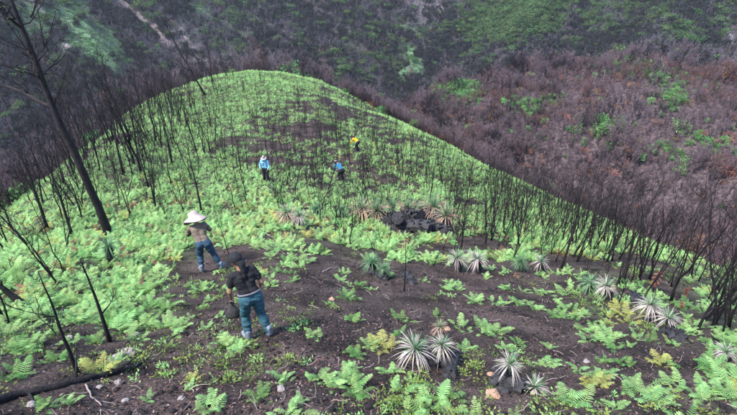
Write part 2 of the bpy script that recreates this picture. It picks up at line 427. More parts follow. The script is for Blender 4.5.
# ------------------------------------------------------------------ terrain
def build_terrain():
    front = np.radians(np.arange(-56, 56.001, .30))
    back = np.radians(np.concatenate([np.arange(-180, -56, 3.0), np.arange(58, 180, 3.0)]))
    ph = np.sort(np.concatenate([front, back]))
    rr = np.concatenate([[.4, .9], np.geomspace(1.5, 30, 250), np.geomspace(30.6, 480, 210), np.geomspace(495, 1000, 20)])
    A, Rr = np.meshgrid(ph, rr)
    X, Y = Rr * np.sin(A), Rr * np.cos(A)
    Z = CAMZ - drop(Rr, A)
    V = np.stack([X, Y, Z], -1).reshape(-1, 3)
    nr, npn = Rr.shape
    i, j = np.meshgrid(np.arange(nr - 1), np.arange(npn), indexing='ij')
    j2 = (j + 1) % npn
    F = np.stack([i * npn + j, (i + 1) * npn + j, (i + 1) * npn + j2, i * npn + j2], -1).reshape(-1, 4)
    me = bpy.data.meshes.new('ground')
    c0 = len(V)
    V = np.vstack([V, [[0, 0, CAMZ - 2.5]]])
    faces = F.tolist() + [(c0, k, (k + 1) % npn) for k in range(npn)]
    me.from_pydata(V.tolist(), [], faces)
    # what the ground itself is made of: burnt soil, leaf litter, thin turf, bare earth
    px, py, dep = proj(V[:, 0], V[:, 1], V[:, 2])
    r = np.hypot(V[:, 0], V[:, 1]); phi = np.arctan2(V[:, 0], V[:, 1])
    soil = np.array([.042, .032, .029]); litter = np.array([.075, .055, .06]); turf = np.array([.055, .10, .035]); bare = np.array([.30, .25, .25])
    C = np.repeat(soil[None], len(V), 0)
    n1 = fbm(V[:, 0] / 1.3, V[:, 1] / 1.3, 51, 4)
    w = np.clip(.25 + .9 * n1, 0, 1)[:, None] * .6
    C = C * (1 - w) + np.array([.085, .058, .052]) * w
    g = grid(FERN_GRID, px, py) / 9.0
    w = (sstep(.55, .95, g + .25 * n1) * (dep > 1) * (r < spur_r(phi) + 6) * .5)[:, None]
    C = C * (1 - w) + turf * w
    w = (sstep(2, 14, r - spur_r(phi)))[:, None]
    C = C * (1 - w) + litter * w
    W = far_weights(px, py)
    fw = (sstep(215, 260, r) * (dep > 1))[:, None]
    base = np.array([.042, .037, .043])
    fc = np.repeat(base[None], len(V), 0)
    for k, cc in (('dark', (.042, .042, .046)), ('grass', (.10, .19, .10)), ('green', (.06, .085, .055)), ('bush', (.05, .08, .04)), ('pale', (.19, .17, .185)), ('orange', (.12, .085, .07))):
        q = np.clip(W[k] * (1.0 + .5 * fbm(V[:, 0] / 9, V[:, 1] / 9, 61, 2)), 0, 1)[:, None]
        fc = fc * (1 - q) + np.array(cc) * q
    C = C * (1 - fw) + fc * fw
    ca = me.color_attributes.new('ground_colour', 'FLOAT_COLOR', 'POINT')
    ca.data.foreach_set('color', np.concatenate([C, np.ones((len(C), 1))], 1).astype(np.float32).ravel())
    me.materials.append(M['soil'])
    me.polygons.foreach_set('use_smooth', [True] * len(me.polygons)); me.update()
    o = obj('ground', me)
    o['kind'] = 'structure'; o['label'] = 'burnt dark soil of the ridge, gully and facing mountainside'
    return o
build_terrain()

def draped_strip(name, pts, width, material, lift, label):
    P = hit([p[0] for p in pts], [p[1] for p in pts])
    P = [Vector(p) for p in P if not np.isnan(p[0])]
    fine = []
    for a, b in zip(P[:-1], P[1:]):
        n = max(2, int((b - a).length / 1.5))
        fine += [a.lerp(b, k / n) for k in range(n)]
    fine.append(P[-1])
    b = MB(); vs = []; rng = random.Random(4)
    for i, p in enumerate(fine):
        t = (fine[min(i + 1, len(fine) - 1)] - fine[max(i - 1, 0)]).normalized()
        s = Vector((t.y, -t.x, 0)).normalized()
        w = width * (.75 + .5 * rng.random()) * .5
        for k in (-1, -.4, .4, 1):
            q = p + s * w * k
            vs.append((q.x, q.y, float(gz(q.x, q.y)) + lift - .12 * (abs(k) == 1)))
    fs = [(i * 4 + j, i * 4 + j + 1, i * 4 + j + 5, i * 4 + j + 4) for i in range(len(fine) - 1) for j in range(3)]
    b.add(vs, fs)
    o = obj(name, b.mesh(name, [material]))
    o['kind'] = 'structure'; o['label'] = label
M['earth'] = mat('bare_earth', (.15, .13, .13), .9, (.22, .19, .19), .3, 5)
M['earth_pink'] = mat('bare_pinkish_earth', (.13, .105, .11), .9, (.20, .165, .17), .3, 5)
PATHS = [[(28, -4), (40, 10), (52, 22), (60, 34), (65, 44), (73, 55)], [(116, -5), (130, 10), (145, 22), (158, 34), (170, 46)], [(488, 37), (510, 27), (532, 19), (555, 9), (580, -3)]]
draped_strip('path', PATHS[0], 2.6, M['earth'], .25, 'narrow pale path winding down the far green slope at upper left')
draped_strip('gully', PATHS[1], 6.0, M['earth_pink'], .25, 'broad bare pinkish gully running down the far slope')
draped_strip('path', PATHS[2], 2.0, M['earth'], .25, 'thin pale track along the far wooded ridge at upper right')

# ------------------------------------------------------------------ plant shapes
def gen_tree(seed, H, r0, nb, ntw, nsub, bend=.06, tm=0, cm=0, spread=1.0, low=.3, sides=6, twr=.006, up=1.0, stems=0, split=False):
    """charred tree: tapered wobbly trunk, upswept branches, twigs; returns trunk and branch collectors"""
    rg = random.Random(seed); T = MB(); B = MB(); extra = []
    n = 9; pts = []; dx = dy = 0; a = rg.uniform(0, 6.28)
    for i in range(n):
        t = i / (n - 1)
        dx += rg.gauss(0, bend) * H / n; dy += rg.gauss(0, bend) * H / n
        pts.append(Vector((dx + math.cos(a) * bend * H * t * t, dy + math.sin(a) * bend * H * t * t, H * t - .15 * (i == 0))))
    rad = [r0 * (1.25 if i == 0 else 1) * (1 - .82 * i / (n - 1)) for i in range(n)]
    T.tube(pts, rad, sides, tm)
    for q in range(stems):                                   # further stems leaving low on the trunk
        a2 = rg.uniform(0, 6.28); h2 = rg.uniform(.5, .9); k0 = rg.choice((0, 1, 1, 2)); p = pts[k0].copy(); l2 = [p.copy()]
        d = Vector((math.cos(a2), math.sin(a2), 0)) * rg.uniform(.15, .4)
        for i in range(6):
            d = d * .8 + Vector((rg.gauss(0, .06), rg.gauss(0, .06), 0))
            p = p + (Vector((0, 0, 1)) + d).normalized() * H * h2 / 6; l2.append(p.copy())
        T.tube(l2, [rad[k0] * .72 * (1 - .8 * i / 6) for i in range(7)], sides, tm, cap=False)
        for i in range(2, 7):
            extra.append((l2[i], rad[k0] * .3))
    def branch(p, d, L, r, depth):
        nonlocal B
        m = 4 if depth == 0 else 3
        q = [p]; dd = d.copy()
        for i in range(m):
            dd = (dd + Vector((rg.gauss(0, .16), rg.gauss(0, .16), .13 * up))).normalized()
            q.append(q[-1] + dd * L / m)
        B.tube(q, [max(r * (1 - .8 * i / m), .0025) for i in range(m + 1)], 4 if depth == 0 else 3, cm, cap=False)
        cnt = ntw if depth == 0 else (nsub if depth == 1 else 0)
        for k in range(cnt):
            t = rg.uniform(.25, 1.0); f = t * m; i = min(int(f), m - 1)
            s = q[i].lerp(q[i + 1], f - i)
            e = (dd + Vector((rg.gauss(0, .6), rg.gauss(0, .6), rg.uniform(-.1, .6)))).normalized()
            branch(s, e, L * rg.uniform(.3, .6), max(r * .5, twr), depth + 1)
    BS = []
    for k in range(nb):
        if split: B = MB(); BS.append(B)
        t = low + (1 - low) * (k + rg.random()) / nb; t = min(t, .98)
        f = t * (n - 1); i = min(int(f), n - 2); p = pts[i].lerp(pts[i + 1], f - i)
        az = rg.uniform(0, 6.28); el = rg.uniform(.45, 1.1)
        d = Vector((math.cos(az) * math.cos(el), math.sin(az) * math.cos(el), math.sin(el)))
        branch(p, d, H * rg.uniform(.16, .36) * (1.25 - .8 * t) * spread, max(rad[i] * .5, twr), 0)
    for p, q in extra:
        az = rg.uniform(0, 6.28); el = rg.uniform(.4, 1.1)
        branch(p, Vector((math.cos(az) * math.cos(el), math.sin(az) * math.cos(el), math.sin(el))), H * rg.uniform(.10, .24) * spread, max(q, twr), 0)
    return (T, BS) if split else (T, B)

def gen_bush(seed, H, W, nleaf, lsize, stems, m_leaf=0, m_stem=1):
    """leafy shrub or crown: small leaf faces in uneven clumps on a few stems"""
    rg = random.Random(seed); b = MB()
    cl = [Vector((rg.gauss(0, .33) * W, rg.gauss(0, .33) * W, H * rg.uniform(.3, .95))) for _ in range(9)]
    for i in range(stems):
        c = cl[i % 9]
        b.tube([(0, 0, -.1), (c.x * .4, c.y * .4, c.z * .5), tuple(c)], [.05 * H / 3, .035 * H / 3, .012], 3, m_stem, cap=False)
    for i in range(nleaf):
        c = rg.choice(cl); q = c + Vector((rg.gauss(0, .16) * W, rg.gauss(0, .16) * W, rg.gauss(0, .11) * H))
        q.z = max(q.z, .05)
        a = Vector((rg.gauss(0, 1), rg.gauss(0, 1), rg.gauss(0, .7))).normalized()
        u = a.orthogonal().normalized(); v = a.cross(u); s = lsize * rg.uniform(.6, 1.3)
        b.add([tuple(q + u * s), tuple(q + v * s * .6), tuple(q - u * s), tuple(q - v * s * .6)], [(0, 1, 2, 3)], m_leaf)
    return b

def gen_frond(b, seed, L, az=0.0, rise=.62, pairs=10, base=(0, 0, 0), m=0, near=True):
    """one arching feathered bracken frond leaving base in direction az"""
    rg = random.Random(seed)
    ca, sa = math.cos(az), math.sin(az); base = Vector(base)
    droop = rg.uniform(.5, .95); curl = rg.gauss(0, .12)
    def pos(t):
        h = L * t * (1 - .18 * t); s = curl * L * t * t
        return base + Vector((ca * h - sa * s, sa * h + ca * s, L * (rise * t - droop * t * t * .75)))
    seg = 6
    P = [pos(i / seg) for i in range(seg + 1)]
    if near: b.tube(P, [.006 * (1 - .8 * i / seg) for i in range(seg + 1)], 3, m, cap=False)
    for k in range(pairs):
        t = .16 + .82 * k / (pairs - 1)
        p = pos(t); tg = (pos(min(t + .05, 1.05)) - pos(t - .05)).normalized()
        side = tg.cross(Vector((0, 0, 1))).normalized(); upv = side.cross(tg)
        ln = L * .36 * min(1.0, (t + .12) * 2.4) * (1.04 - t) ** .75 + .012
        wd = L * .33 / pairs * rg.uniform(.9, 1.35)
        for s in (-1, 1):
            d = (side * s + tg * rg.uniform(.25, .5) - Vector((0, 0, 1)) * rg.uniform(.02, .25)).normalized()
            l2 = ln * rg.uniform(.8, 1.12)
            mid = p + d * l2 * .5 + upv * l2 * .05; tip = p + d * l2 - upv * l2 * .1
            w = tg * wd
            if near:
                q1 = p + d * l2 * .25 + upv * l2 * .04; q3 = p + d * l2 * .75
                b.add([tuple(p - w * .25), tuple(q1 - w * .75), tuple(mid - w * .55), tuple(q3 - w * .45), tuple(tip), tuple(q3 + w * .4), tuple(mid + w * .6), tuple(q1 + w * .65), tuple(p + w * .25)],
                      [(0, 1, 7, 8), (1, 2, 6, 7), (2, 3, 5, 6), (3, 4, 5)], m)
            else:
                b.add([tuple(p - w * .3), tuple(mid - w * .9), tuple(tip), tuple(mid + w * .8)], [(0, 1, 2, 3)], m)

# frond meshes for near ferns, whole-fern meshes for the rest
FROND = {}
for key in ('fern', 'fern_yellow', 'fern_deep'):
    FROND[key] = []
    for s in range(5):
        b = MB(); gen_frond(b, 100 + s, .30, 0, rise=.6 + .2 * s, pairs=14)
        FROND[key].append(b.mesh('frond', [M[key]]))
def fern_mesh(seed, key, nf, near, pairs):
    rg = random.Random(seed); b = MB(); a0 = rg.uniform(0, 6.28)
    for k in range(nf):
        gen_frond(b, seed * 31 + k, (.28 if near else .27) * rg.uniform(.55, 1.2), a0 + 6.283 * k / nf + rg.gauss(0, .25), rg.uniform(.4, 1.5), pairs, (rg.gauss(0, .07), rg.gauss(0, .07), 0), 0, near)
    return b.mesh('fern', [M[key]])
FERN_MID = [fern_mesh(s, k, 11, True, 9) for s, k in ((1, 'fern'), (2, 'fern'), (3, 'fern'), (4, 'fern_yellow'), (5, 'fern_deep'), (6, 'fern_brown'))]
FERN_FAR = [fern_mesh(s + 20, k, 9, False, 6) for s, k in ((1, 'fern'), (2, 'fern'), (3, 'fern'), (4, 'fern'), (5, 'fern_yellow'), (6, 'fern_deep'))]

# ------------------------------------------------------------------ labels that single out one thing
LAND = [(196, 225, 'the person in the wide pale hat'), (246, 290, 'the person in the black shirt'), (267, 172, 'the person in light blue'), (341, 170, 'the stooping person in dark blue'),
        (356, 143, 'the person in yellow'), (425, 348, 'the twin pale rosettes'), (510, 364, 'the pale rosette above the black stump'), (534, 387, 'the lowest pale rosette'),
        (418, 228, 'the black charred mound'), (95, 380, 'the fallen charred log'), (108, 235, 'the tall leaning burnt tree'), (290, 222, 'the straw coloured tuft'), (652, 280, 'the rust red seedling'),
        (657, 312, 'the paired rosettes on the right'), (606, 286, 'the rosette amid ferns at right'), (726, 353, 'the rosette at the right edge'), (467, 262, 'the two mid slope rosettes'), (202, 215, 'the forked sapling behind the hat'),
        (212, 75, 'the ridge top'), (110, 340, 'the slim charred stick tree'), (20, 310, 'the leaning stub at the left edge'), (560, 230, 'the dense stems of the right flank'), (640, 357, 'the arching black twig'),
        (370, 265, 'the dark rosette stump'), (330, 100, 'the far crest'), (60, 200, 'the left flank thicket'), (120, 150, 'the left skyline'), (480, 170, 'the right skyline'), (690, 260, 'the right edge thicket')]
ORD = ['nearest', 'second', 'third', 'fourth', 'fifth', 'sixth', 'seventh', 'eighth', 'ninth', 'tenth', 'eleventh', 'twelfth', 'thirteenth', 'fourteenth', 'fifteenth', 'sixteenth', 'seventeenth', 'eighteenth', 'nineteenth', 'twentieth', 'twenty-first', 'twenty-second', 'twenty-third', 'twenty-fourth', 'twenty-fifth', 'twenty-sixth', 'twenty-seventh', 'twenty-eighth', 'twenty-ninth', 'thirtieth', 'thirty-first', 'thirty-second', 'thirty-third', 'thirty-fourth', 'thirty-fifth', 'thirty-sixth']
def label_many(items):
    """items: (object, px, py, description); labels by look, then by place beside something one can find"""
    groups = {}
    for o, px, py, desc in items:
        dd, lx, ly, ph = min((math.hypot(px - l[0], 1.3 * (py - l[1])), l[0], l[1], l[2]) for l in LAND)
        dx, dy = px - lx, py - ly
        if dd < 14: rel = 'close by'
        elif abs(dx) > 1.3 * abs(dy): rel = 'left of' if dx < 0 else 'right of'
        else: rel = 'beyond' if dy < 0 else 'in front of'
        groups.setdefault((desc, rel, ph), []).append((dd, o))
    for (desc, rel, ph), L in groups.items():
        L.sort(key=lambda q: q[0])
        for k, (dd, o) in enumerate(L):
            o['label'] = '%s %s %s' % (desc, rel, ph) if len(L) == 1 else ('%s, %s %s %s' % (desc, ORD[k] if k < len(ORD) else 'one of those far', rel, ph))

# ------------------------------------------------------------------ burnt trees placed by eye: base pixel, top pixel, trunk radius
def stand(o, base, top_pix, height, lean_ref=None):
    """turn a tree built along +Z so that its top falls on a photo pixel at the base's distance"""
    x, y, z = pix_dir(*top_pix)
    k = base.y / y
    top = Vector((x * k, base.y, CAMZ + z * k))
    v = top - base
    o.rotation_mode = 'QUATERNION'
    o.rotation_quaternion = v.to_track_quat('Z', 'Y')
    s = v.length / height
    o.scale = (s, s, s)
    return s

def make_tree(name, seed, base, H, r0, nb, ntw, nsub, mt, mc, **kw):
    T, BS = gen_tree(seed, H, r0, nb, ntw, nsub, split=True, **kw)
    e = empty(name, base)
    obj('trunk', T.mesh('trunk', [mt]), e)
    for B in BS: obj('branch', B.mesh('branch', [mc], False), e)
    return e

def build_big_tree():
    base = at(108, 235)
    def up(px, py, yoff=0.0):
        x, y, z = pix_dir(px, py); k = (base.y + yoff) / y
        return Vector((x * k, base.y + yoff, CAMZ + z * k)) - base
    e = empty('burnt_tree', base)
    T = MB(); rg = random.Random(5); BS = []
    pts = [Vector((.02, 0, -.35)), up(108, 232), up(98, 206), up(86, 180), up(74, 152), up(62, 128), up(53, 107), up(44, 85), up(36, 62), up(27, 40), up(18, 18), up(8, -8), up(-4, -34)]
    rad = [.22, .165, .14, .13, .122, .115, .105, .098, .088, .076, .064, .048, .03]
    T.tube(pts, rad, 9)
    lb = [up(53, 107), up(42, 103, .3), up(28, 95, .5), up(12, 88, .6), up(-6, 82, .8), up(-40, 66, 1)]
    B = MB(); BS.append(B); B.tube(lb, [.07, .066, .06, .052, .042, .02], 6)
    for (p, q, r) in ((up(40, 75), up(33, 48, .4), .05), (up(36, 62), up(24, 50), .07), (up(40, 73), up(28, 70, -.4), .05), (up(27, 40), up(36, 12, .5), .04), (up(18, 18), up(3, 8), .05), (up(22, 28), up(12, 6, -.6), .05),
                      (up(46, 90), up(58, 62, .6), .03), (up(53, 107), up(60, 88, -.3), .04), (up(28, 95, .5), up(20, 70, .8), .03), (up(36, 62), up(44, 40, -.5), .03)):
        pts2 = [p.lerp(q, t) + Vector((rg.gauss(0, .1), rg.gauss(0, .1), rg.gauss(0, .1))) * (t > 0) for t in (0, .33, .66, 1)]
        B = MB(); BS.append(B); B.tube(pts2, [r, r * .75, r * .5, r * .2], 5)
        for k in range(4):
            s = pts2[1].lerp(pts2[3], rg.random()); d = (q - p).normalized() + Vector((rg.gauss(0, .5), rg.gauss(0, .5), rg.gauss(0, .3)))
            B.tube([s, s + d * .5, s + d * 1.0 + Vector((0, 0, .15))], [.02, .014, .006], 4, cap=False)
    obj('trunk', T.mesh('trunk', [M['bark']]), e)
    for B in BS: obj('branch', B.mesh('branch', [M['bark']]), e)
    return tag(e, 'tall scorched tree leaning left with a long side branch, largest at left edge', 'tree', 'burnt trees on the ridge')
build_big_tree()

HAND_TREES = [  # base, top, radius at real size, branches, label
    ((202, 215), (187, 150), .055, 9, 'forked charred sapling rising just behind the person in the pale hat'),
    ((72, 236), (46, 150), .06, 5, 'slender black leaning trunk just left of the tall scorched tree'),
    ((48, 230), (22, 150), .07, 4, 'black leaning trunk in the left thicket above the ferns'),
    ((31, 248), (-8, 205), .05, 6, 'low black many branched tree at the left edge above the ferns'),
    ((29, 310), (-14, 276), .10, 2, 'thick charred stub leaning out of the left edge'),
    ((78, 373), (38, 272), .030, 3, 'thin black pole standing beside the fallen charred log'),
    ((110, 342), (82, 258), .038, 5, 'thin crooked black sapling on bare soil above the fallen log'),
    ((148, 187), (128, 118), .05, 7, 'charred sapling standing alone in ferns at mid left slope'),
    ((172, 165), (160, 108), .045, 6, 'charred sapling in ferns left of the forked sapling'),
    ((205, 95), (158, 8), .13, 8, 'tall burnt tree leaning left on the ridge skyline'),
    ((213, 83), (204, 22), .08, 7, 'straight burnt tree on the ridge skyline between two taller ones'),
    ((224, 72), (205, -6), .09, 8, 'tallest straight burnt tree at the top of the ridge skyline'),
    ((241, 172), (232, 118), .045, 8, 'charred sapling just left of the person in light blue'),
    ((328, 190), (338, 158), .05, 3, 'short black leaning stem beside the stooping person'),
    ((404, 291), (409, 238), .022, 4, 'thin black upright stem below the charred mound'),
    ((378, 262), (366, 232), .018, 4, 'small black twiggy sapling left of the thin upright stem'),
    ((562, 268), (584, 200), .05, 8, 'black forked tree standing at the lower edge of the right thicket'),
    ((577, 262), (597, 208), .038, 7, 'black tree just right of the forked one on the right flank'),
    ((607, 262), (630, 205), .04, 7, 'black tree leaning right above the dark bare strip'),
    ((232, 262), (212, 205), .015, 2, 'thin bare stem between the two nearest people'),
    ((697, 330), (728, 272), .03, 9, 'bushy black tree leaning right at the right edge'),
    ((718, 318), (748, 262), .032, 9, 'black twiggy tree rising at the right edge behind the ferns'),
    ((112, 255), (100, 235), .03, 2, 'short black stub at the foot of the tall scorched tree'),
    ((430, 200), (434, 158), .045, 6, 'black sapling beyond the pale rosettes of the charred mound'),
]
for k, (b0, t0, r0, nb, lab) in enumerate(HAND_TREES):
    base = at(*b0)
    x, y, z = pix_dir(*t0); kk = base.y / y
    Hh = (Vector((x * kk, base.y, CAMZ + z * kk)) - base).length
    e = make_tree('burnt_tree', 300 + k, base, Hh, r0, nb, 4, 2, M['char'], M['char'], bend=.035, low=.3, twr=.005)
    stand(e, base, t0, Hh)
    tag(e, lab, 'tree', 'burnt trees on the ridge')

# ------------------------------------------------------------------ burnt saplings all over the spur
rng = np.random.default_rng(11)
TREE_VAR = []
for s in range(14):
    H = 3.6
    T, B = gen_tree(700 + s, H, .021 + .008 * (s % 4), 5 + s % 5, 2 + s % 3, 2 if s % 3 else 1, bend=.13, low=.22, twr=.006, sides=5, stems=(0, 1, 2, 0, 1)[s % 5])
    TREE_VAR.append((T.mesh('trunk', [M['char']]), B.mesh('branches', [M['char'] if s % 3 else M['bark']], False)))
NC = 17000
cpx = rng.uniform(-130, 870, NC); cpy = rng.uniform(62, 380, NC)
dens = grid(TREE_GRID, cpx, cpy) / 9.0
dens = np.where((cpx < 0) | (cpx > 737), dens * .45, dens)
keep = rng.random(NC) < dens ** 1.2 * .85
P = hit(cpx[keep], cpy[keep])
r = np.hypot(P[:, 0], P[:, 1]); ph = np.arctan2(P[:, 0], P[:, 1])
ok = ~np.isnan(P[:, 0]) & (r < spur_r(ph) * 1.02 + 1) & (r > 9)
P, r = P[ok], r[ok]
qx, qy, qd = proj(P[:, 0], P[:, 1], P[:, 2])
# keep the ground round the people and big plants clear
ok = np.ones(len(P), bool)
for lx, ly, rad in ((196, 240, 30), (246, 300, 45), (267, 178, 10), (341, 178, 10), (356, 150, 9), (418, 225, 30), (420, 350, 60)):
    ok &= np.hypot(qx - lx, qy - ly) > rad
ok &= ~((qx < 160) & (qy > 222) & (rng.random(len(qx)) < .72)) & ~((np.abs(qx - 358) < 7) & (qy > 140) & (qy < 168))
P, r, qx, qy = P[ok], r[ok], qx[ok], qy[ok]
left = sstep(330, 60, qx)
HT = (2.1 + 1.3 * sstep(230, 90, qx) + .7 * sstep(430, 600, qx)) * rng.uniform(.55, 1.3, len(P)) * (1 + .8 * (rng.random(len(P)) < .5) * (qx < 235) * (qy < 190))
order = np.argsort(r - 1000 * ((qx < 0) | (qx > 737)) * 0 + 500 * ((qx < -5) | (qx > 742)))
NI = min(270, len(order))
items = []
for n_, i in enumerate(order[:NI]):
    v = TREE_VAR[int(rng.integers(14))]
    e = empty('burnt_sapling', tuple(P[i]), rng.uniform(0, 6.28))
    s = HT[i] / 3.6; e.scale = (s * 1.05, s * 1.05, s)
    e.rotation_euler = (rng.normal(0, .09), rng.normal(0, .09), rng.uniform(0, 6.28))
    obj('trunk', v[0], e); obj('branches', v[1], e)['kind'] = 'stuff'
    tag(e, None, 'tree', 'burnt saplings on the ridge')
    items.append((e, qx[i], qy[i], ('tall' if s > 1.25 else 'short' if s < .8 else 'slim') + ' charred sapling'))
label_many(items)
rest = order[NI:]
def joined(a, b):
    me = MB()
    for k, q in enumerate((a, b)):
        me.add([tuple(v.co) for v in q.vertices], [tuple(p.vertices) for p in q.polygons], k)
    return me.mesh('sapling', [a.materials[0], b.materials[0]])
if len(rest):
    s = HT[rest] / 3.6
    instances('far_burnt_saplings', P[rest], np.stack([rng.normal(0, .08, len(rest)), rng.normal(0, .08, len(rest)), rng.uniform(0, 6.28, len(rest))], 1), np.stack([s, s, s], 1),
              rng.integers(0, 14, len(rest)), [joined(*v) for v in TREE_VAR], 'scatter of thin charred saplings on the farther part of the ridge')

# ------------------------------------------------------------------ dense dead brush on the flanks and the hill across the gully
BR = []
for s in range(6):
    T, B = gen_tree(900 + s, 3.8, .032, 10, 7, 5, bend=.10, low=.4, spread=.95, twr=.014, sides=5, up=1.0, stems=1 + s % 2)
    for mt_ in ('twig', 'twig_dark', 'twig_red'):
        m_ = MB(); m_.add(T.v, T.f, 0); m_.add(B.v, B.f, 1)
        BR.append(m_.mesh('brush', [M['char'], M[mt_]], False))
NB0 = len(BR) + 6
BRN = []
for s in range(4):
    T, B = gen_tree(980 + s, 3.9, .036, 10, 8, 7, bend=.10, low=.42, spread=.95, twr=.0065, sides=5, up=.8, stems=s % 2)
    m_ = MB(); m_.add(T.v, T.f, 0); m_.add(B.v, B.f, 1); BRN.append(m_.mesh('brush', [M['bark'], M['twig']], False))
GB = [gen_bush(40 + s, 2.6, 2.4, 420, .16, 4).mesh('bush', [M['leaf_bush' if s == 3 else 'leaf_patch'], M['char']], False) for s in range(4)]
OB = [gen_bush(50 + s, 2.2, 2.0, 260, .13, 5).mesh('bush', [M['leaf_orange'], M['twig']], False) for s in range(2)]

def polar(n, r_lo, r_hi, p_lo, p_hi):
    ph = rng.uniform(math.radians(p_lo), math.radians(p_hi), n)
    a, b = r_lo(ph), r_hi(ph)
    rr = np.sqrt(a * a + (b * b - a * a) * rng.random(n))
    return rr, ph
# right and centre
rr, ph = polar(34000, lambda p: spur_r(p) + .5, lambda p: np.where(p > B_phi[1], 275., np.interp(np.clip(p, H_phi[0], H_phi[-1]), H_phi, H_R) + 14), -3, 50)
x, y = rr * np.sin(ph), rr * np.cos(ph); z = gz(x, y); px, py, dep = proj(x, y, z)
gpatch = np.zeros(len(x))
for bx, by, rx, ry, a, w in HILLP:
    gpatch = np.maximum(gpatch, w * np.exp(-(((px - bx) / rx) ** 2 + ((py - by) / ry) ** 2)))
n_ = fbm(x / 14, y / 14, 71, 3)
k = rng.random(len(x))
kind = np.where(k < gpatch * .9, 2, 0)
kind = np.where((kind == 0) & (rng.random(len(x)) < .028 + .05 * (n_ > .35)), 3, kind)
kind = np.where((kind == 0) & (rng.random(len(x)) < .018), 2, kind)
near_edge = rr < spur_r(ph) + 26
dark = rng.random(len(x)) < np.where(near_edge, .28, .06 + .75 * (fbm(x / 6, y / 6, 79, 2) < -.3))
red = rng.random(len(x)) < sstep(.1, .35, fbm(x / 12, y / 12, 75, 3)) * .8 + .05
idx = np.where(kind == 2, 18 + rng.integers(0, 4, len(x)), np.where(kind == 3, 22 + rng.integers(0, 2, len(x)), rng.integers(0, 6, len(x)) * 3 + np.where(dark, 1, np.where(red, 2, 0))))
idx = np.where(near_edge & (kind == 0) & (rng.random(len(x)) < .75), NB0 + rng.integers(0, 4, len(x)), idx)
keep = (rng.random(len(x)) < np.where(gpatch > .5, .75, 1.0)) & (rng.random(len(x)) < np.where(rr < spur_r(ph) + 5, .5, .35 + .9 * sstep(-.5, .1, fbm(x / 5, y / 5, 78, 2))))
s = rng.uniform(.5, 1.0, len(x)) * np.where(kind == 2, .85, 1) * (.8 + 1.0 * sstep(0, .5, fbm(x / 8, y / 8, 77, 2)) * (rr > spur_r(ph) + 30))
def scat(name, keep, x, y, z, idx, s, protos, label, tilt=.1, zs=None):
    n = int(keep.sum())
    S = np.stack([s[keep], s[keep], s[keep] * (1 if zs is None else zs[keep])], 1)
    return instances(name, np.stack([x[keep], y[keep], z[keep] - .05], 1), np.stack([rng.normal(0, tilt, n), rng.normal(0, tilt, n), rng.uniform(0, 6.28, n)], 1), S, idx[keep], protos, label)
scat('dead_brush', keep, x, y, z, idx, s, BR + GB + OB + BRN, 'dense purplish brown dead brush covering the right flank, gully and hill')
# left
rr, ph = polar(7500, lambda p: spur_r(p) + .5, lambda p: spur_r(p) + 75, -48, -4)
x, y = rr * np.sin(ph), rr * np.cos(ph); z = gz(x, y)
n_ = fbm(x / 14, y / 14, 73, 3)
dark = rng.random(len(x)) < .6
dark = np.where(rng.random(len(x)) < .42, 1, np.where(rng.random(len(x)) < .3, 2, 0))
idx = np.where(rng.random(len(x)) < .03, 18 + rng.integers(0, 4, len(x)), rng.integers(0, 6, len(x)) * 3 + dark)
idx = np.where((rr < spur_r(ph) + 30) & (rng.random(len(x)) < .6), NB0 + rng.integers(0, 4, len(x)), idx)
s = rng.uniform(.55, 1.15, len(x)) * (1 + .5 * (rng.random(len(x)) < .12))
scat('burnt_thicket', rng.random(len(x)) < np.where(rr < spur_r(ph) + 8, .4, 1), x, y, z, idx, s, BR + GB + OB + BRN, 'dense dark burnt thicket falling away on the left flank')

# ------------------------------------------------------------------ far mountainside wood
FB = [gen_bush(60 + s, 5.0, 5.0, 420, .42, 5) for s in range(3)]
FP = []
for s in range(3): FP.append(FB[s].mesh('bush', [M['leaf_dark'], M['char']], False))
for s in range(3): FP.append(gen_bush(66 + s, 5.2, 5.6, 460, .42, 5).mesh('bush', [M['leaf_bush'], M['char']], False))
for s in range(2): FP.append(gen_bush(70 + s, 1.0, 3.2, 260, .2, 2).mesh('bush', [M['leaf_grass'], M['char']], False))
for s in range(2): FP.append(gen_bush(74 + s, 3.2, 2.6, 260, .2, 4).mesh('bush', [M['leaf_orange'], M['char']], False))
for mt_ in ('twig_far', 'twig_grey', 'twig_dark'):
    for s in range(3):
        T, B = gen_tree(950 + s, 6.0, .09, 9, 6, 5, bend=.07, low=.4, spread=1.0, twr=.042, sides=4, up=.9)
        m_ = MB(); m_.add(T.v, T.f, 0); m_.add(B.v, B.f, 1); FP.append(m_.mesh('brush', [M['char'], M[mt_]], False))
rr, ph = polar(72000, lambda p: np.full_like(p, 250.), lambda p: np.full_like(p, 480.), -46, 46)
x, y = rr * np.sin(ph), rr * np.cos(ph); z = gz(x, y); px, py, dep = proj(x, y, z)
keep = (py > -70) & (py < 190)
x, y, z, px, py = x[keep], y[keep], z[keep], px[keep], py[keep]
W = far_weights(px, py)
n_ = fbm(x / 16, y / 16, 81, 3); n2 = fbm(x / 40, y / 40, 83, 3)
wt = np.stack([.55 + .5 * np.clip(n_, -1, 1), W['grass'] * 1.4, .10 + 1.6 * sstep(.05, .4, -n_) + W['dark'], .05 + .5 * sstep(.25, .5, n_) + W['pale'] * 1.2, .008 + W['bush'] * 3 + .05 * (n2 > .35), .02 + W['green'] * .8 + .05 * (n2 > .3), .012 + W['orange'] * .6], 1)
wt = np.clip(wt, .0, None); wt /= wt.sum(1, keepdims=True)
u = rng.random(len(x))[:, None]; kd = (u > np.cumsum(wt, 1)).sum(1).clip(0, 6)
R3 = rng.integers(0, 3, len(x)); R2 = R3 % 2
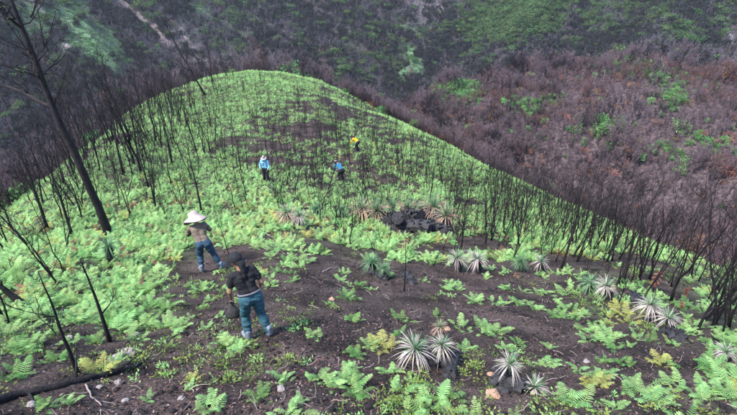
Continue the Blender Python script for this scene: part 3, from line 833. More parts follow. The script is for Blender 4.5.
idx = np.select([kd == 0, kd == 1, kd == 2, kd == 3, kd == 4, kd == 5, kd == 6], [10 + R3, 6 + R2, np.where(rng.random(len(x)) < .5, R3, 16 + R3), 13 + R3, 3 + R3, np.where(R2 == 0, 3 + R3, np.where(rng.random(len(x)) < .5, 6, 10 + R3)), 8 + R2])
keep = np.ones(len(x), bool)
for k_, pth in enumerate(PATHS):
    for a, b in zip(pth[:-1], pth[1:]):
        ax, ay = b[0] - a[0], b[1] - a[1]
        t = np.clip(((px - a[0]) * ax + (py - a[1]) * ay) / (ax * ax + ay * ay), 0, 1)
        keep &= np.hypot(px - a[0] - t * ax, py - a[1] - t * ay) > (1.0, 2.6, .7)[k_]
keep &= rng.random(len(x)) < np.where(kd == 1, .9, np.where(W['grass'] > .45, .3, 1))
s = rng.uniform(.35, 1.0, len(x)) * np.where(kd == 4, 1.15, 1) * np.where(kd == 3, .8, 1)
scat('far_wood', keep, x, y, z, idx, s, FP, 'grey and green burnt woodland covering the facing mountainside')

# ------------------------------------------------------------------ rosette plants
def leaf_mesh(L, w, droop, up, m, seed=0):
    b = MB(); n = 5; vs = []
    for i in range(n + 1):
        t = i / n
        p = Vector((L * (t - .12 * t * t), 0, L * (up * t - droop * t * t)))
        ww = w * (1 - t) ** .6 * (.55 + .9 * min(t * 3, 1) * .5)
        vs += [tuple(p + Vector((0, ww, .25 * ww))), tuple(p - Vector((0, 0, .15 * ww))), tuple(p + Vector((0, -ww, .25 * ww)))]
    fs = []
    for i in range(n):
        k = i * 3
        fs += [(k, k + 1, k + 4, k + 3), (k + 1, k + 2, k + 5, k + 4)]
    b.add(vs, fs, 0)
    return b
LEAFV = {}
for key in ('ros_pale', 'ros_pink', 'ros_green'):
    LEAFV[key] = [leaf_mesh(.36 * q, .0075, d, u, 0).mesh('leaf', [M[key]]) for q, d, u in ((1, .55, .25), (.92, .45, .45), (1.05, .6, .1), (.8, .4, .75), (.7, .25, 1.1), (.55, .1, 1.7))]

def lump(b, c, rad, seed, squash=.8, mi=0, n=9, rough=.3):
    """knobbly rounded lump: displaced sphere"""
    rg = random.Random(seed); vs = []; fs = []; m = n + 3
    o1, o2 = rg.uniform(0, 50), rg.uniform(0, 50)
    for i in range(n + 1):
        th = math.pi * i / n
        for j in range(m):
            f = 2 * math.pi * j / m
            d = Vector((math.sin(th) * math.cos(f), math.sin(th) * math.sin(f), math.cos(th)))
            k = 1 + rough * float(fbm(np.array(d.x * 2.1 + o1 + d.z), np.array(d.y * 2.1 + o2 - d.z), seed, 2)) + rg.uniform(-.06, .06)
            vs.append((c[0] + d.x * rad * k, c[1] + d.y * rad * k, c[2] + d.z * rad * k * squash))
    for i in range(n):
        for j in range(m):
            fs.append((i * m + j, (i + 1) * m + j, (i + 1) * m + (j + 1) % m, i * m + (j + 1) % m))
    b.add(vs, fs, mi)

def charred_stem(b, pts, r, seed):
    """fat stem clad in burnt leaf bases"""
    rg = random.Random(seed)
    b.tube(pts, [r * (1 + .15 * rg.uniform(-1, 1)) for _ in pts], 9, 0)
    P = [Vector(p) for p in pts]
    for k in range(46):
        f = rg.random() * (len(P) - 1); i = min(int(f), len(P) - 2); c = P[i].lerp(P[i + 1], f - i)
        t = (P[i + 1] - P[i]).normalized(); a = t.orthogonal().normalized(); q = rg.uniform(0, 6.28)
        o = a * math.cos(q) + t.cross(a) * math.sin(q); s = t.cross(o)
        e = c + o * r * .85; w = r * rg.uniform(.16, .3)
        tip = c + o * r * rg.uniform(1.2, 1.6) + t * r * rg.uniform(.3, .9)
        b.add([tuple(e + s * w), tuple(e - s * w), tuple(tip - s * w * .4), tuple(tip + s * w * .4), tuple(e + t * r * .3 - o * .02)], [(0, 1, 2, 3), (3, 2, 4), (0, 3, 4), (1, 4, 2)], 0)

ROSETTES = [  # px, py of the leaf head, spread in px, tint, stem offset px, parts?, label
    (415, 349, 23, 'ros_pale', (22, 10), True, 'larger left one of the twin pale rosettes in the foreground'),
    (441, 345, 16, 'ros_pale', (14, 14), True, 'smaller right one of the twin pale foreground rosettes beside a black stump'),
    (510, 364, 16, 'ros_pale', (-4, 16), True, 'pale spiky rosette at the top of the black foreground stump'),
    (534, 387, 17, 'ros_pale', (-10, -2), True, 'lowest pale spiky rosette right of the black foreground stump'),
    (650, 305, 15, 'ros_pale', (4, 12), True, 'left one of the paired green hearted rosettes at right'),
    (668, 318, 15, 'ros_pale', (6, 8), True, 'right one of the paired green hearted rosettes at right'),
    (606, 286, 13, 'ros_pale', (4, 9), True, 'pale rosette amid ferns left of the paired rosettes'),
    (590, 283, 13, 'ros_green', (0, 6), False, 'greener small rosette left of the pale one amid ferns'),
    (726, 352, 13, 'ros_pale', (0, 8), True, 'pale rosette with reddish heart at the right edge'),
    (457, 258, 13, 'ros_pale', (2, 9), False, 'left one of two green hearted rosettes on mid slope'),
    (477, 259, 13, 'ros_pale', (2, 9), False, 'right one of two green hearted rosettes on mid slope'),
    (372, 262, 12, 'ros_green', (6, 10), False, 'green rosette on a dark stump in the middle of the slope'),
    (384, 268, 9, 'ros_green', (4, 8), False, 'dark green small rosette beside the one on the dark stump'),
    (362, 209, 13, 'ros_pink', (4, 6), False, 'leftmost of the straw coloured rosettes above the charred mound'),
    (377, 211, 14, 'ros_pink', (4, 6), False, 'second straw coloured rosette from the left above the charred mound'),
    (392, 207, 11, 'ros_green', (0, 6), False, 'greenish rosette among the straw coloured ones above the mound'),
    (408, 210, 13, 'ros_pink', (0, 7), False, 'reddish straw rosette in the centre above the charred mound'),
    (421, 209, 11, 'ros_green', (0, 7), False, 'green tipped rosette right of the centre above the charred mound'),
    (434, 208, 15, 'ros_pink', (0, 9), False, 'tall straw coloured rosette above the right of the charred mound'),
    (446, 216, 13, 'ros_pink', (-2, 8), False, 'rightmost straw coloured rosette drooping beside the charred mound'),
    (287, 213, 11, 'ros_pink', (4, 7), False, 'left straw coloured tuft beyond the black shirted person'),
    (299, 216, 11, 'ros_pale', (-2, 7), False, 'right straw coloured tuft beyond the black shirted person'),
    (316, 209, 10, 'ros_green', (0, 6), False, 'green tuft right of the straw coloured tufts'),
    (342, 210, 9, 'ros_green', (0, 5), False, 'green tuft left of the straw coloured rosettes'),
    (108, 247, 14, 'ros_green', (4, 12), True, 'green rosette on a black stem near the tall scorched tree'),
    (520, 262, 10, 'ros_green', (2, 6), False, 'green rosette among ferns right of the mid slope pair'),
    (440, 327, 8, 'ros_pink', (2, 4), False, 'small tan withered rosette behind the twin pale rosettes'),
    (541, 262, 10, 'ros_pale', (0, 6), False, 'faint pale rosette at the edge of the dark strip'),
]
def build_rosette(k, px, py, sp, tint, off, parts, lab):
    g = at(px + off[0], py + off[1] + sp * .35)
    dep = float(proj(g.x, g.y, g.z)[2]); m_per = dep / FPX
    size = (1.0 if tint != 'ros_pink' else 1.3) * sp * m_per                                   # radius of the head
    x, y, z = pix_dir(px, py)
    kk = (g.y - .02) / y
    head = Vector((x * kk, g.y - .02, CAMZ + z * kk))
    h = head - g
    if h.z < .08: head.z = g.z + .08; h = head - g
    e = empty('rosette_plant', g)
    b = MB(); r = size * .26
    charred_stem(b, [(0, 0, -.12), (h.x * .25, h.y * .2, h.z * .35), (h.x * .7, h.y * .7, h.z * .75), tuple(h * .97)], r, 40 + k)
    if abs(off[0]) > 8 or parts and k < 4:
        for q in range(4): lump(b, (random.Random(k * 7 + q).uniform(-1, 1) * size * .5, random.Random(k * 9 + q).uniform(-.5, .5) * size * .5, size * .12), size * .28, 60 + k * 5 + q)
    obj('charred_stem', b.mesh('charred_stem', [M['char_blue']], False), e)
    rg = random.Random(k + 500); s = size / .30
    nout, nin = (80, 60) if parts else (76, 60)
    OUT, INN = MB(), MB()
    for i in range(nout + nin):
        outer = i < nout
        key = tint if outer else 'ros_green'
        v = rg.choice((0, 1, 2, 2, 3)) if outer else rg.choice((3, 4, 5))
        az = rg.uniform(0, 6.283); sc = s * rg.uniform(.82, 1.15) * (1 if outer else .8)
        me = LEAFV[key][v]
        if parts:
            o = obj('leaf', me, e, tuple(h), az); o.scale = (sc, sc, sc); o.rotation_euler = (rg.gauss(0, .16), rg.gauss(.05, .26), az); o.scale = (sc * rg.uniform(.75, 1.15), sc, sc)
        else:
            mm = Matrix.Translation(h) @ Matrix.Rotation(az, 4, 'Z') @ Matrix.Rotation(rg.gauss(0, .28), 4, 'Y') @ Matrix.Scale(sc, 4)
            (OUT if outer else INN).add([tuple(mm @ w.co) for w in me.vertices], [tuple(p.vertices) for p in me.polygons])
    if not parts:
        o = obj('outer_leaves', OUT.mesh('outer_leaves', [M[tint]]), e); o['kind'] = 'stuff'
        o = obj('inner_leaves', INN.mesh('inner_leaves', [M['ros_green']]), e); o['kind'] = 'stuff'
    tag(e, lab, 'rosette plant', 'rosette plants on the burnt slope')
for k, a in enumerate(ROSETTES): build_rosette(k, *a)

# charred heap of fallen rosette stems and other black stumps
STUMPS = [((384, 224), (404, 230), .17, 'charred stem lying at the left end of the black mound'), ((398, 220), (420, 226), .20, 'charred stem lying along the back of the black mound'),
          ((402, 231), (430, 234), .18, 'charred stem lying along the front of the black mound'), ((420, 222), (447, 228), .20, 'charred stem lying at the right end of the black mound'),
          ((430, 231), (449, 234), .15, 'short charred stem at the right front of the black mound'), ((392, 222), (397, 234), .14, 'charred stem lying across the left of the black mound'),
          ((455, 357), (449, 378), .085, 'black stump below the twin pale rosettes'), ((496, 385), (522, 392), .10, 'black lumpy stump between the two lowest rosettes'), ((500, 373), (504, 392), .09, 'black stump end left of the lowest rosettes'),
          ((372, 274), (384, 280), .10, 'black stump under the mid slope green rosette'), ((404, 276), (412, 284), .12, 'small black stump right of the mid slope green rosette'),
          ((632, 296), (640, 306), .10, 'black stump left of the paired rosettes'), ((664, 336), (680, 345), .12, 'black stump below the paired rosettes at right'), ((286, 224), (296, 226), .14, 'black hollow stump under the straw coloured tufts')]
for k, (a, b_, r, lab) in enumerate(STUMPS):
    A, Bp = at(*a), at(*b_)
    o0 = A.copy(); b = MB(); v = Bp - A; v.z = float(gz(Bp.x, Bp.y)) - A.z
    pts = [tuple(v * t + Vector((0, 0, r * (.55 + .35 * math.sin(3.1 * t))))) for t in (0, .25, .5, .75, 1)]
    if k < 6: r *= 1.6; pts = [(p[0], p[1], p[2] * 1.7) for p in pts]
    charred_stem(b, pts, r, 90 + k)
    for q in range(9 if k < 6 else 6):
        t = (0, 1, .3, .7, .5, .15, .85, .4, .6)[q]
        lump(b, tuple(v * t + Vector((random.Random(q + k).uniform(-r, r), random.Random(q * 3 + k).uniform(-r, r), r * .4))), r * .8, 200 + k * 9 + q)
    e = obj('charred_stump', b.mesh('charred_stump', [M['char_blue']], False), None, o0)
    tag(e, lab, 'stump', 'charred stumps and fallen stems')

# ------------------------------------------------------------------ ferns
NEAR_FERNS = [(146, 289, 1.1), (119, 314, 1), (170, 302, 1.1), (166, 322, 1.1), (176, 330, 1.0), (183, 322, .9), (224, 343, 1.1), (236, 350, .8), (224, 285, .8), (200, 287, .9), (81, 312, 1), (95, 338, .9), (56, 356, .8), (98, 367, 1.1), (117, 362, .7),
  (24, 346, 1.2), (14, 373, 1.2), (210, 407, .9), (44, 406, .7), (68, 400, .6), (219, 312, .6), (360, 282, 1), (350, 294, 1.1), (353, 316, 1), (315, 333, .75), (403, 316, 1), (387, 346, 1.15), (462, 324, 1), (489, 329, 1.15), (476, 297, 1.1), (448, 285, 1),
  (357, 390, .9), (333, 383, .8), (284, 377, .7), (260, 394, .7), (435, 400, 1.2), (448, 393, .9), (411, 377, .5), (289, 412, .8), (438, 311, .6), (275, 280, .7), (495, 329, 1.1), (500, 300, 1), (507, 285, 1), (538, 305, 1.2), (565, 288, 1.1), (568, 305, 1.1), (592, 336, 1.1),
  (583, 326, 1), (623, 310, 1.2), (630, 318, 1), (704, 365, 1.35), (643, 387, 1.1), (649, 398, .9), (595, 380, 1), (604, 372, .9), (572, 400, 1.1), (550, 360, .8), (697, 322, 1.1), (687, 305, 1.2), (728, 339, 1.1), (616, 405, .7), (731, 380, 1.2), (733, 395, 1.1), (538, 360, .7),
  (578, 366, .6), (616, 346, .8), (272, 252, 1.1), (309, 259, 1.1), (289, 257, 1.1), (300, 263, 1), (370, 256, 1.1), (325, 249, .8), (345, 269, .7), (435, 259, 1), (448, 256, 1), (12, 300, 1.2), (36, 320, 1.1), (60, 300, 1), (50, 330, 1), (130, 262, 1.2), (150, 250, 1.1), (120, 280, 1.1), (10, 330, 1.1),
  (545, 290, 1.1), (520, 300, 1), (556, 312, 1), (660, 360, .8), (680, 385, .8), (700, 395, .9), (625, 360, .7), (470, 345, .5), (300, 400, .6), (520, 340, .6), (398, 330, .6), (330, 300, .5), (190, 385, .45), (150, 395, .45), (345, 372, .8), (352, 380, .9), (463, 345, .7), (505, 345, .6), (548, 342, .6)]
NCF = 9000
cx_ = rng.uniform(-140, 880, NCF); cy_ = rng.uniform(64, 470, NCF)
# sow by area on the ground, more where the photo shows more cover
sx = rng.uniform(-60, 45, 300000); sy = rng.uniform(1.5, 112, 300000)
wgt = np.clip(30 / np.hypot(sx, sy), 1.3, 4.0)
k = rng.random(len(sx)) < wgt / 4.0
sx, sy = sx[k], sy[k]
rr = np.hypot(sx, sy); ph = np.arctan2(sx, sy)
k = (rr < spur_r(ph) * 1.08 + 4) & (rr > 2.5) & (np.abs(ph) < .98)
sx, sy, rr = sx[k], sy[k], rr[k]
sz = gz(sx, sy); px, py, dep = proj(sx, sy, sz)
k = (px > -160) & (px < 900) & (py < 520)
sx, sy, sz, rr, px, py = sx[k], sy[k], sz[k], rr[k], px[k], py[k]
cover = grid(FERN_GRID, px, py) / 9.0
pat = fbm(sx / 2.6, sy / 2.6, 91, 3) * .5 + fbm(sx / 9, sy / 9, 95, 2) * .28 + fbm(sx / 1.1, sy / 1.1, 97, 2) * .42
k = (pat + .5 < cover * 1.12 - .04) & (rng.random(len(sx)) < np.clip(.25 + cover, 0, 1)) & ((py < 262) | (rng.random(len(sx)) < np.where((px < 150) & (py < 330), .62, np.where(px > 540, .34, .2))))
for lx, ly, rx_, ry_ in ((205, 262, 26, 18), (252, 325, 34, 22), (418, 228, 32, 8), (425, 358, 46, 24), (512, 380, 40, 22), (267, 180, 5, 4), (341, 178, 5, 4), (356, 150, 4, 3), (655, 322, 28, 14), (95, 378, 60, 8)):
    k &= ((px - lx) / rx_) ** 2 + ((py - ly) / ry_) ** 2 > 1
sx, sy, sz, rr, px, py = sx[k], sy[k], sz[k], rr[k], px[k], py[k]
fs = rng.uniform(.6, 1.25, len(sx)) * np.where(rr > 40, .95, 1.0) * np.where((py > 262) & (px > 170), .62, 1)
# individuals: the hand-placed ones, then the nearest in view
hp = hit([f[0] for f in NEAR_FERNS], [f[1] + 5 for f in NEAR_FERNS])
items = []
def hue_of(px, py, u):
    if 608 < px < 642 and 296 < py < 326: return 'fern_yellow'
    return 'fern_yellow' if u < .05 else 'fern_deep' if u > .78 else 'fern'
HUEW = {'fern': 'bright green', 'fern_yellow': 'yellowish green', 'fern_deep': 'deep green'}
def build_fern(p, size, px, py, detailed):
    u = rng.random(); key = hue_of(px, py, u)
    n = normal_at(p[0], p[1], .3)
    az = rng.uniform(0, 6.28)
    if detailed:
        e = empty('fern', p, az)
        nf = int(rng.integers(9, 15))
        for i in range(nf):
            o = obj('frond', FROND[key][int(rng.integers(5))], e, (rng.normal(0, .075), rng.normal(0, .075), -.01), 6.283 * i / nf + rng.normal(0, .3))
            s = rng.uniform(.6, 1.15); o.scale = (s, s, s)
        e.scale = (size,) * 3
    else:
        e = obj('fern', FERN_MID[{'fern': int(rng.integers(3)), 'fern_yellow': 3, 'fern_deep': 4}[key]], None, p, az); e.scale = (size,) * 3
    q = e.rotation_euler.to_quaternion(); t = Vector((0, 0, 1)).rotation_difference((n + Vector((0, 0, 1.2))).normalized())
    e.rotation_euler = (t @ q).to_euler()
    tag(e, None, 'fern', 'ferns on the burnt slope')
    items.append((e, px, py, ('large ' if size > 1.08 else 'small ' if size < .72 else '') + HUEW[key] + ' fern'))
for f, p in zip(NEAR_FERNS, hp):
    build_fern(tuple(p), f[2] * .9, f[0], f[1], True)
inview = (px > -3) & (px < 740) & (py < 418)
order = np.argsort(rr + 500 * ~inview)
NI = 300 - len(NEAR_FERNS)
for i in order[:NI]: build_fern((sx[i], sy[i], sz[i]), fs[i], px[i], py[i], rr[i] < 11.5)
label_many(items)
rest = order[NI:]
nn = len(rest); close = rr[rest] < 24
def fern_stuff(name, sel, protos, idx, label):
    n = len(sel)
    instances(name, np.stack([sx[sel], sy[sel], sz[sel]], 1), np.stack([rng.normal(-.12, .12, n), rng.normal(0, .12, n), rng.uniform(0, 6.28, n)], 1), np.stack([fs[sel]] * 3, 1), idx, protos, label)
i5 = rng.choice(6, nn, p=[.25, .25, .22, .05, .17, .06]); i6 = rng.choice(6, nn, p=[.21, .21, .20, .18, .03, .17])
fern_stuff('ferns', rest[close], FERN_MID, i5[close], 'bright green ferns growing thickly among the nearer stems')
fern_stuff('far_ferns', rest[~close], FERN_FAR, i6[~close], 'carpet of bright green ferns over the farther ridge')

# low weeds and litter on the bare soil
WEED = []
for s in range(4):
    rg = random.Random(s + 7); b = MB()
    for k in range(34):
        a = rg.uniform(0, 6.28); q = abs(rg.gauss(0, .07)); p = Vector((q * math.cos(a), q * math.sin(a), rg.uniform(.005, .05)))
        d = Vector((math.cos(a + rg.gauss(0, .8)), math.sin(a + rg.gauss(0, .8)), rg.uniform(-.1, .8))).normalized(); sd = d.orthogonal().normalized(); l = rg.uniform(.02, .05)
        b.add([tuple(p), tuple(p + d * l * .5 + sd * l * .25), tuple(p + d * l), tuple(p + d * l * .5 - sd * l * .25)], [(0, 1, 2, 3)])
    WEED.append(b.mesh('weed', [M['moss' if s else 'fern']], False))
LIT = []
for s in range(5):
    rg = random.Random(s + 17); b = MB(); m_ = M[('litter_pale', 'litter_brown', 'litter_brown', 'char', 'stick_pale')[s]]
    if s < 3:
        b.add([(-.03, 0, .006), (-.005, .013, .012), (.03, .002, .02), (0, -.014, .01)], [(0, 1, 2, 3)])
    elif s == 3: lump(b, (0, 0, .005), .022, 5, .7, n=4)
    else: b.tube([(-.11, 0, .008), (-.03, .012, .014), (.04, -.004, .012), (.12, .01, .02)], [.004, .004, .0035, .002], 3)
    LIT.append(b.mesh('litter', [m_], False))
n = 52000
rr2 = 3 + 24 * rng.random(n) ** 1.35; ph2 = rng.uniform(-.86, .86, n); x = rr2 * np.sin(ph2); y = rr2 * np.cos(ph2); z = gz(x, y)
n_ = fbm(x / 1.4, y / 1.4, 99, 3)
keep = rng.random(n) < .25 + .9 * np.clip(n_ + .25, 0, 1)
idx = rng.choice(5, n, p=[.17, .29, .20, .30, .04]); s = rng.uniform(.25, .85, n) * np.where(idx == 4, 1.5, np.where(idx == 3, 1 + 2.2 * rng.random(n) ** 3, 1))
scat('leaf_litter', keep, x, y, z + .055, idx, s, LIT, 'fine dry litter of leaves, char and twigs on the bare soil', tilt=.35)
n = 9000
rr2 = 3 + 22 * rng.random(n) ** 1.2; ph2 = rng.uniform(-.86, .86, n); x = rr2 * np.sin(ph2); y = rr2 * np.cos(ph2); z = gz(x, y)
n_ = fbm(x / 1.8, y / 1.8, 103, 3); px_, py_, _d = proj(x, y, z)
keep = rng.random(n) < np.clip(n_ * 1.2 - .12 + .12 * (py_ > 350) + .1 * (px_ > 560), 0, .6)
scat('low_weeds', keep, x, y, z + .05, rng.integers(0, 4, n), rng.uniform(.5, 1.4, n), WEED, 'low green weeds sprouting in patches on the bare soil')

# ------------------------------------------------------------------ fallen log, sticks, stones, red seedlings
def ground_tube(name, pix, rad, n, material, label, cat, lift=.6, jit=.0, seed=1, group=None):
    P = [at(*p) for p in pix]; rg = random.Random(seed); o0 = P[0].copy()
    fine = []
    for a, b in zip(P[:-1], P[1:]):
        m = 5
        for k in range(m):
            q = a.lerp(b, k / m); q.z = float(gz(q.x, q.y)); fine.append(q)
    fine.append(P[-1])
    N = len(fine); rr_ = [np.interp(i / (N - 1), np.linspace(0, 1, len(rad)), rad) * (1 + .12 * rg.uniform(-1, 1)) for i in range(N)]
    zs = np.array([p.z for p in fine]); zs = np.convolve(np.pad(zs, 2, mode='edge'), np.ones(5) / 5, 'valid')
    pts = [(p.x - o0.x + rg.gauss(0, jit), p.y - o0.y + rg.gauss(0, jit), zs[i] - o0.z + rr_[i] * lift) for i, p in enumerate(fine)]
    b = MB(); b.tube(pts, rr_, n)
    o = obj(name, b.mesh(name, [material]), None, o0)
    return tag(o, label, cat, group), pts
lg, lp = ground_tube('fallen_log', [(-20, 408), (20, 396), (62, 387), (100, 377), (132, 369), (148, 361)], [.055, .05, .046, .042, .034, .02], 9, M['char'], 'long fallen charred log lying across the lower left soil', 'log', seed=3, jit=.008)
b = MB()
for i0, d in ((6, (.25, -.25, .12)), (12, (-.1, .35, .2)), (17, (.3, .2, .1))):
    p = Vector(lp[i0]); d = Vector(d)
    b.tube([p, p + d * .5, p + d + Vector((0, 0, .02))], [.022, .016, .008], 5)
obj('branch_stub', b.mesh('branch_stub', [M['char']]), lg)['kind'] = 'stuff'
ground_tube('fallen_branch', [(146, 363), (165, 360), (190, 355)], [.026, .02, .01], 6, M['bark'], 'thin dark branch continuing from the tip of the fallen log', 'branch', seed=4, jit=.01)
ST = [([(86, 386), (92, 397), (104, 407)], .012, 'stick_pale', 'pale forked stick below the fallen charred log'), ([(188, 385), (195, 396), (200, 402)], .008, 'stick_pale', 'thin pale stick on soil at lower left'),
      ([(258, 236), (272, 246), (290, 256)], .016, 'stick_pale', 'lowest grey stick of the debris behind the black shirted person'), ([(262, 232), (276, 240), (296, 250)], .014, 'stick_pale', 'upper grey stick of the debris behind the black shirted person'),
      ([(256, 246), (270, 250), (284, 251)], .014, 'stick_pale', 'flat lying grey stick at the left of the debris'), ([(264, 226), (266, 240), (272, 254)], .012, 'bark', 'dark stick crossing the pile of grey sticks'),
      ([(322, 272), (330, 269), (338, 268)], .02, 'stick_pale', 'short pale stick on soil below the tufts'), ([(208, 222), (228, 228), (246, 231)], .02, 'char', 'dark stick lying right of the person in the pale hat'),
      ([(352, 245), (372, 256), (392, 268)], .016, 'char', 'thin black branch lying below the charred mound'), ([(148, 288), (160, 300), (168, 306)], .012, 'bark', 'thin dark twig lying among ferns left of the nearest people'),
      ([(30, 352), (50, 350), (64, 347)], .014, 'bark', 'dark twig lying among ferns above the fallen log'), ([(566, 330), (590, 322), (612, 326)], .012, 'bark', 'dark twig among ferns at right of centre')]
for k, (pp, r_, m_, lab) in enumerate(ST):
    ground_tube('stick', pp, [r_, r_ * .9, r_ * .5], 5, M[m_], lab, 'stick', seed=20 + k, jit=.006, lift=1.0, group='loose sticks on the soil')
# arching twig
A, Bq = at(619, 362), at(656, 361); b = MB(); v = Bq - A
b.tube([tuple(v * t + Vector((0, 0, .22 * math.sin(math.pi * t) - .03))) for t in np.linspace(0, 1, 9)], [.013 - .008 * t for t in np.linspace(0, 1, 9)], 6)
tag(obj('arching_twig', b.mesh('arching_twig', [M['char']]), None, A), 'arching black twig with both ends near the soil at lower right', 'twig')
STN = [(128, 355, .11, 'stone', 'largest pale stone beside the fallen log'), (119, 358, .08, 'stone', 'pale stone left of the largest one beside the fallen log'), (112, 361, .06, 'stone', 'small pale stone at the fern above the log'), (137, 352, .06, 'stone', 'small pale stone right of the largest one by the log'),
       (69, 338, .05, 'stone', 'small pale stone in ferns left of the thin pole'), (136, 335, .06, 'stone', 'flat pale stone above the fallen log'), (31, 406, .05, 'stone', 'pale stone below the fallen log at the left corner'), (118, 383, .045, 'stone', 'small pale stone just below the fallen log'),
       (99, 388, .04, 'stone', 'pale stone chip below the middle of the log'), (125, 401, .04, 'stone', 'pale stone chip on bare soil at lower left'), (332, 300, .06, 'stone_tan', 'reddish stone on soil left of the bright ferns'), (494, 396, .085, 'stone_tan', 'tan stone at the foot of the lowest stump'),
       (490, 375, .05, 'stone_tan', 'small tan stone left of the black foreground stump'), (490, 397, .05, 'stone_tan', 'smaller tan stone touching the one by the stump'), (586, 362, .045, 'stone', 'pale stone beside small ferns at lower right'), (168, 225, .06, 'stone', 'pale stone in ferns left of the person in the pale hat'),
       (281, 390, .05, 'stone', 'pale stone chip below the black shirted person'), (181, 399, .04, 'stone', 'pale stone beside the thin pale stick'), (447, 330, .06, 'stone_tan', 'pinkish stone behind the twin pale rosettes'), (122, 314, .05, 'stone', 'pale stone among ferns above the crooked sapling')]
for k, (a, c, r_, m_, lab) in enumerate(STN):
    p = at(a, c); b = MB(); lump(b, (0, 0, r_ * .2), r_, 300 + k, .62, n=8, rough=.5)
    tag(obj('stone', b.mesh('stone', [M[m_]], False), None, p, k * 1.3), lab, 'stone', 'stones on the burnt soil')
for k, (a, c, hpx, lab) in enumerate([(652, 292, 20, 'taller rust red scorched seedling behind the paired rosettes'), (683, 300, 14, 'low rust red scorched seedling right of the taller one'), (680, 310, 8, 'small reddish scorched seedling right of the paired rosettes')]):
    p = at(a, c); dep = float(proj(p.x, p.y, p.z)[2]); h = hpx * dep / FPX / .8
    e = empty('scorched_seedling', p); b = MB(); rg = random.Random(k); b.tube([(0, 0, -.03), (.02, 0, h * .5), (-.02, .02, h)], [.012, .009, .004], 5)
    obj('stem', b.mesh('stem', [M['bark']]), e); b = MB()
    for i in range(42):
        t = rg.uniform(.3, 1.02); a_ = rg.uniform(0, 6.28); pz = Vector((0, 0, h * t)); d = Vector((math.cos(a_), math.sin(a_), rg.uniform(-.5, .6))).normalized(); l = h * rg.uniform(.12, .22); sd = d.cross(Vector((0, 0, 1))).normalized()
        b.add([tuple(pz), tuple(pz + d * l * .5 + sd * l * .22), tuple(pz + d * l - Vector((0, 0, l * .3))), tuple(pz + d * l * .5 - sd * l * .22)], [(0, 1, 2, 3)])
    if k == 0: M['rust'] = mat('rust_leaves', (.26, .085, .05), .7, (.36, .15, .10), 20, 2, translucent=.2)
    obj('leaves', b.mesh('leaves', [M['rust']], False), e)['kind'] = 'stuff'
    tag(e, lab, 'seedling', 'rust red seedlings')

# ------------------------------------------------------------------ people
def capsule(b, p0, p1, r0, r1, n=12, m=0):
    p0, p1 = Vector(p0), Vector(p1); t = p1 - p0
    t = t.normalized() if t.length > 1e-6 else Vector((0, 0, 1))
    pts, rad = [], []
    for k in range(4):
        a = math.pi / 2 * (1 - k / 4); pts.append(p0 - t * r0 * math.sin(a)); rad.append(max(r0 * math.cos(a), r0 * .06))
    pts.append(p0); rad.append(r0); pts.append(p1); rad.append(r1)
    for k in range(1, 5):
        a = math.pi / 2 * k / 4; pts.append(p1 + t * r1 * math.sin(a)); rad.append(max(r1 * math.cos(a), r1 * .06))
    b.tube(pts, rad, n, m)
def fuse(name, b, material, voxel, parent, smooth=4, wrinkle=0.0):
    """one continuous surface from overlapping tapered limbs"""
    me = b.mesh(name, [material]); o = bpy.data.objects.new(name, me); COL.objects.link(o)
    r = o.modifiers.new('r', 'REMESH'); r.mode = 'VOXEL'; r.voxel_size = voxel; r.use_smooth_shade = True
    s = o.modifiers.new('s', 'SMOOTH'); s.factor = .5; s.iterations = smooth
    dg = bpy.context.evaluated_depsgraph_get()
    m2 = bpy.data.meshes.new_from_object(o.evaluated_get(dg)); m2.name = name
    bpy.data.objects.remove(o)
    if wrinkle:
        n = len(m2.vertices); co = np.empty(n * 3, np.float32); m2.vertices.foreach_get('co', co); co = co.reshape(-1, 3)
        no = np.empty(n * 3, np.float32); m2.vertices.foreach_get('normal', no); no = no.reshape(-1, 3)
        w = fbm(co[:, 0] * 9 + co[:, 2] * 11, co[:, 1] * 9 + co[:, 2] * 17, 7, 2) * wrinkle
        m2.vertices.foreach_set('co', (co + no * w[:, None]).astype(np.float32).ravel()); m2.update()
    if not m2.materials: m2.materials.append(material)
    m2.polygons.foreach_set('use_smooth', [True] * len(m2.polygons))
    return obj(name, m2, parent)

def hand(b, wrist, d, palm_n, curl, r=.009, mir=1):
    """palm, four unequal bent fingers and a thumb leaving the side of the palm"""
    d = Vector(d).normalized(); nrm = Vector(palm_n); nrm = (nrm - d * nrm.dot(d)).normalized(); s = d.cross(nrm) * mir
    w = Vector(wrist)
    for k in range(4): capsule(b, w + s * (-.024 + .016 * k) * .7, w + d * .082 + s * (-.027 + .018 * k), .013, .0115, 8)
    for k, L in enumerate((.062, .078, .082, .07)):
        p = w + d * .085 + s * (-.030 + .020 * k); a = 0; dd = d.copy()
        for j, q in enumerate((.42, .32, .26)):
            a += curl * (.6 + .2 * j); e = p + (d * math.cos(a) + nrm * math.sin(a)) * L * q
            capsule(b, p, e, r * (1 - .1 * j), r * (.92 - .1 * j), 8); p = e
    p = w + d * .02 + s * .024
    e = p + (d * .6 + s * .75 + nrm * .3).normalized() * .042; capsule(b, p, e, .013, .0105, 8)
    capsule(b, e, e + (d * .85 + s * .25 + nrm * .45).normalized() * .034, .010, .008, 8)

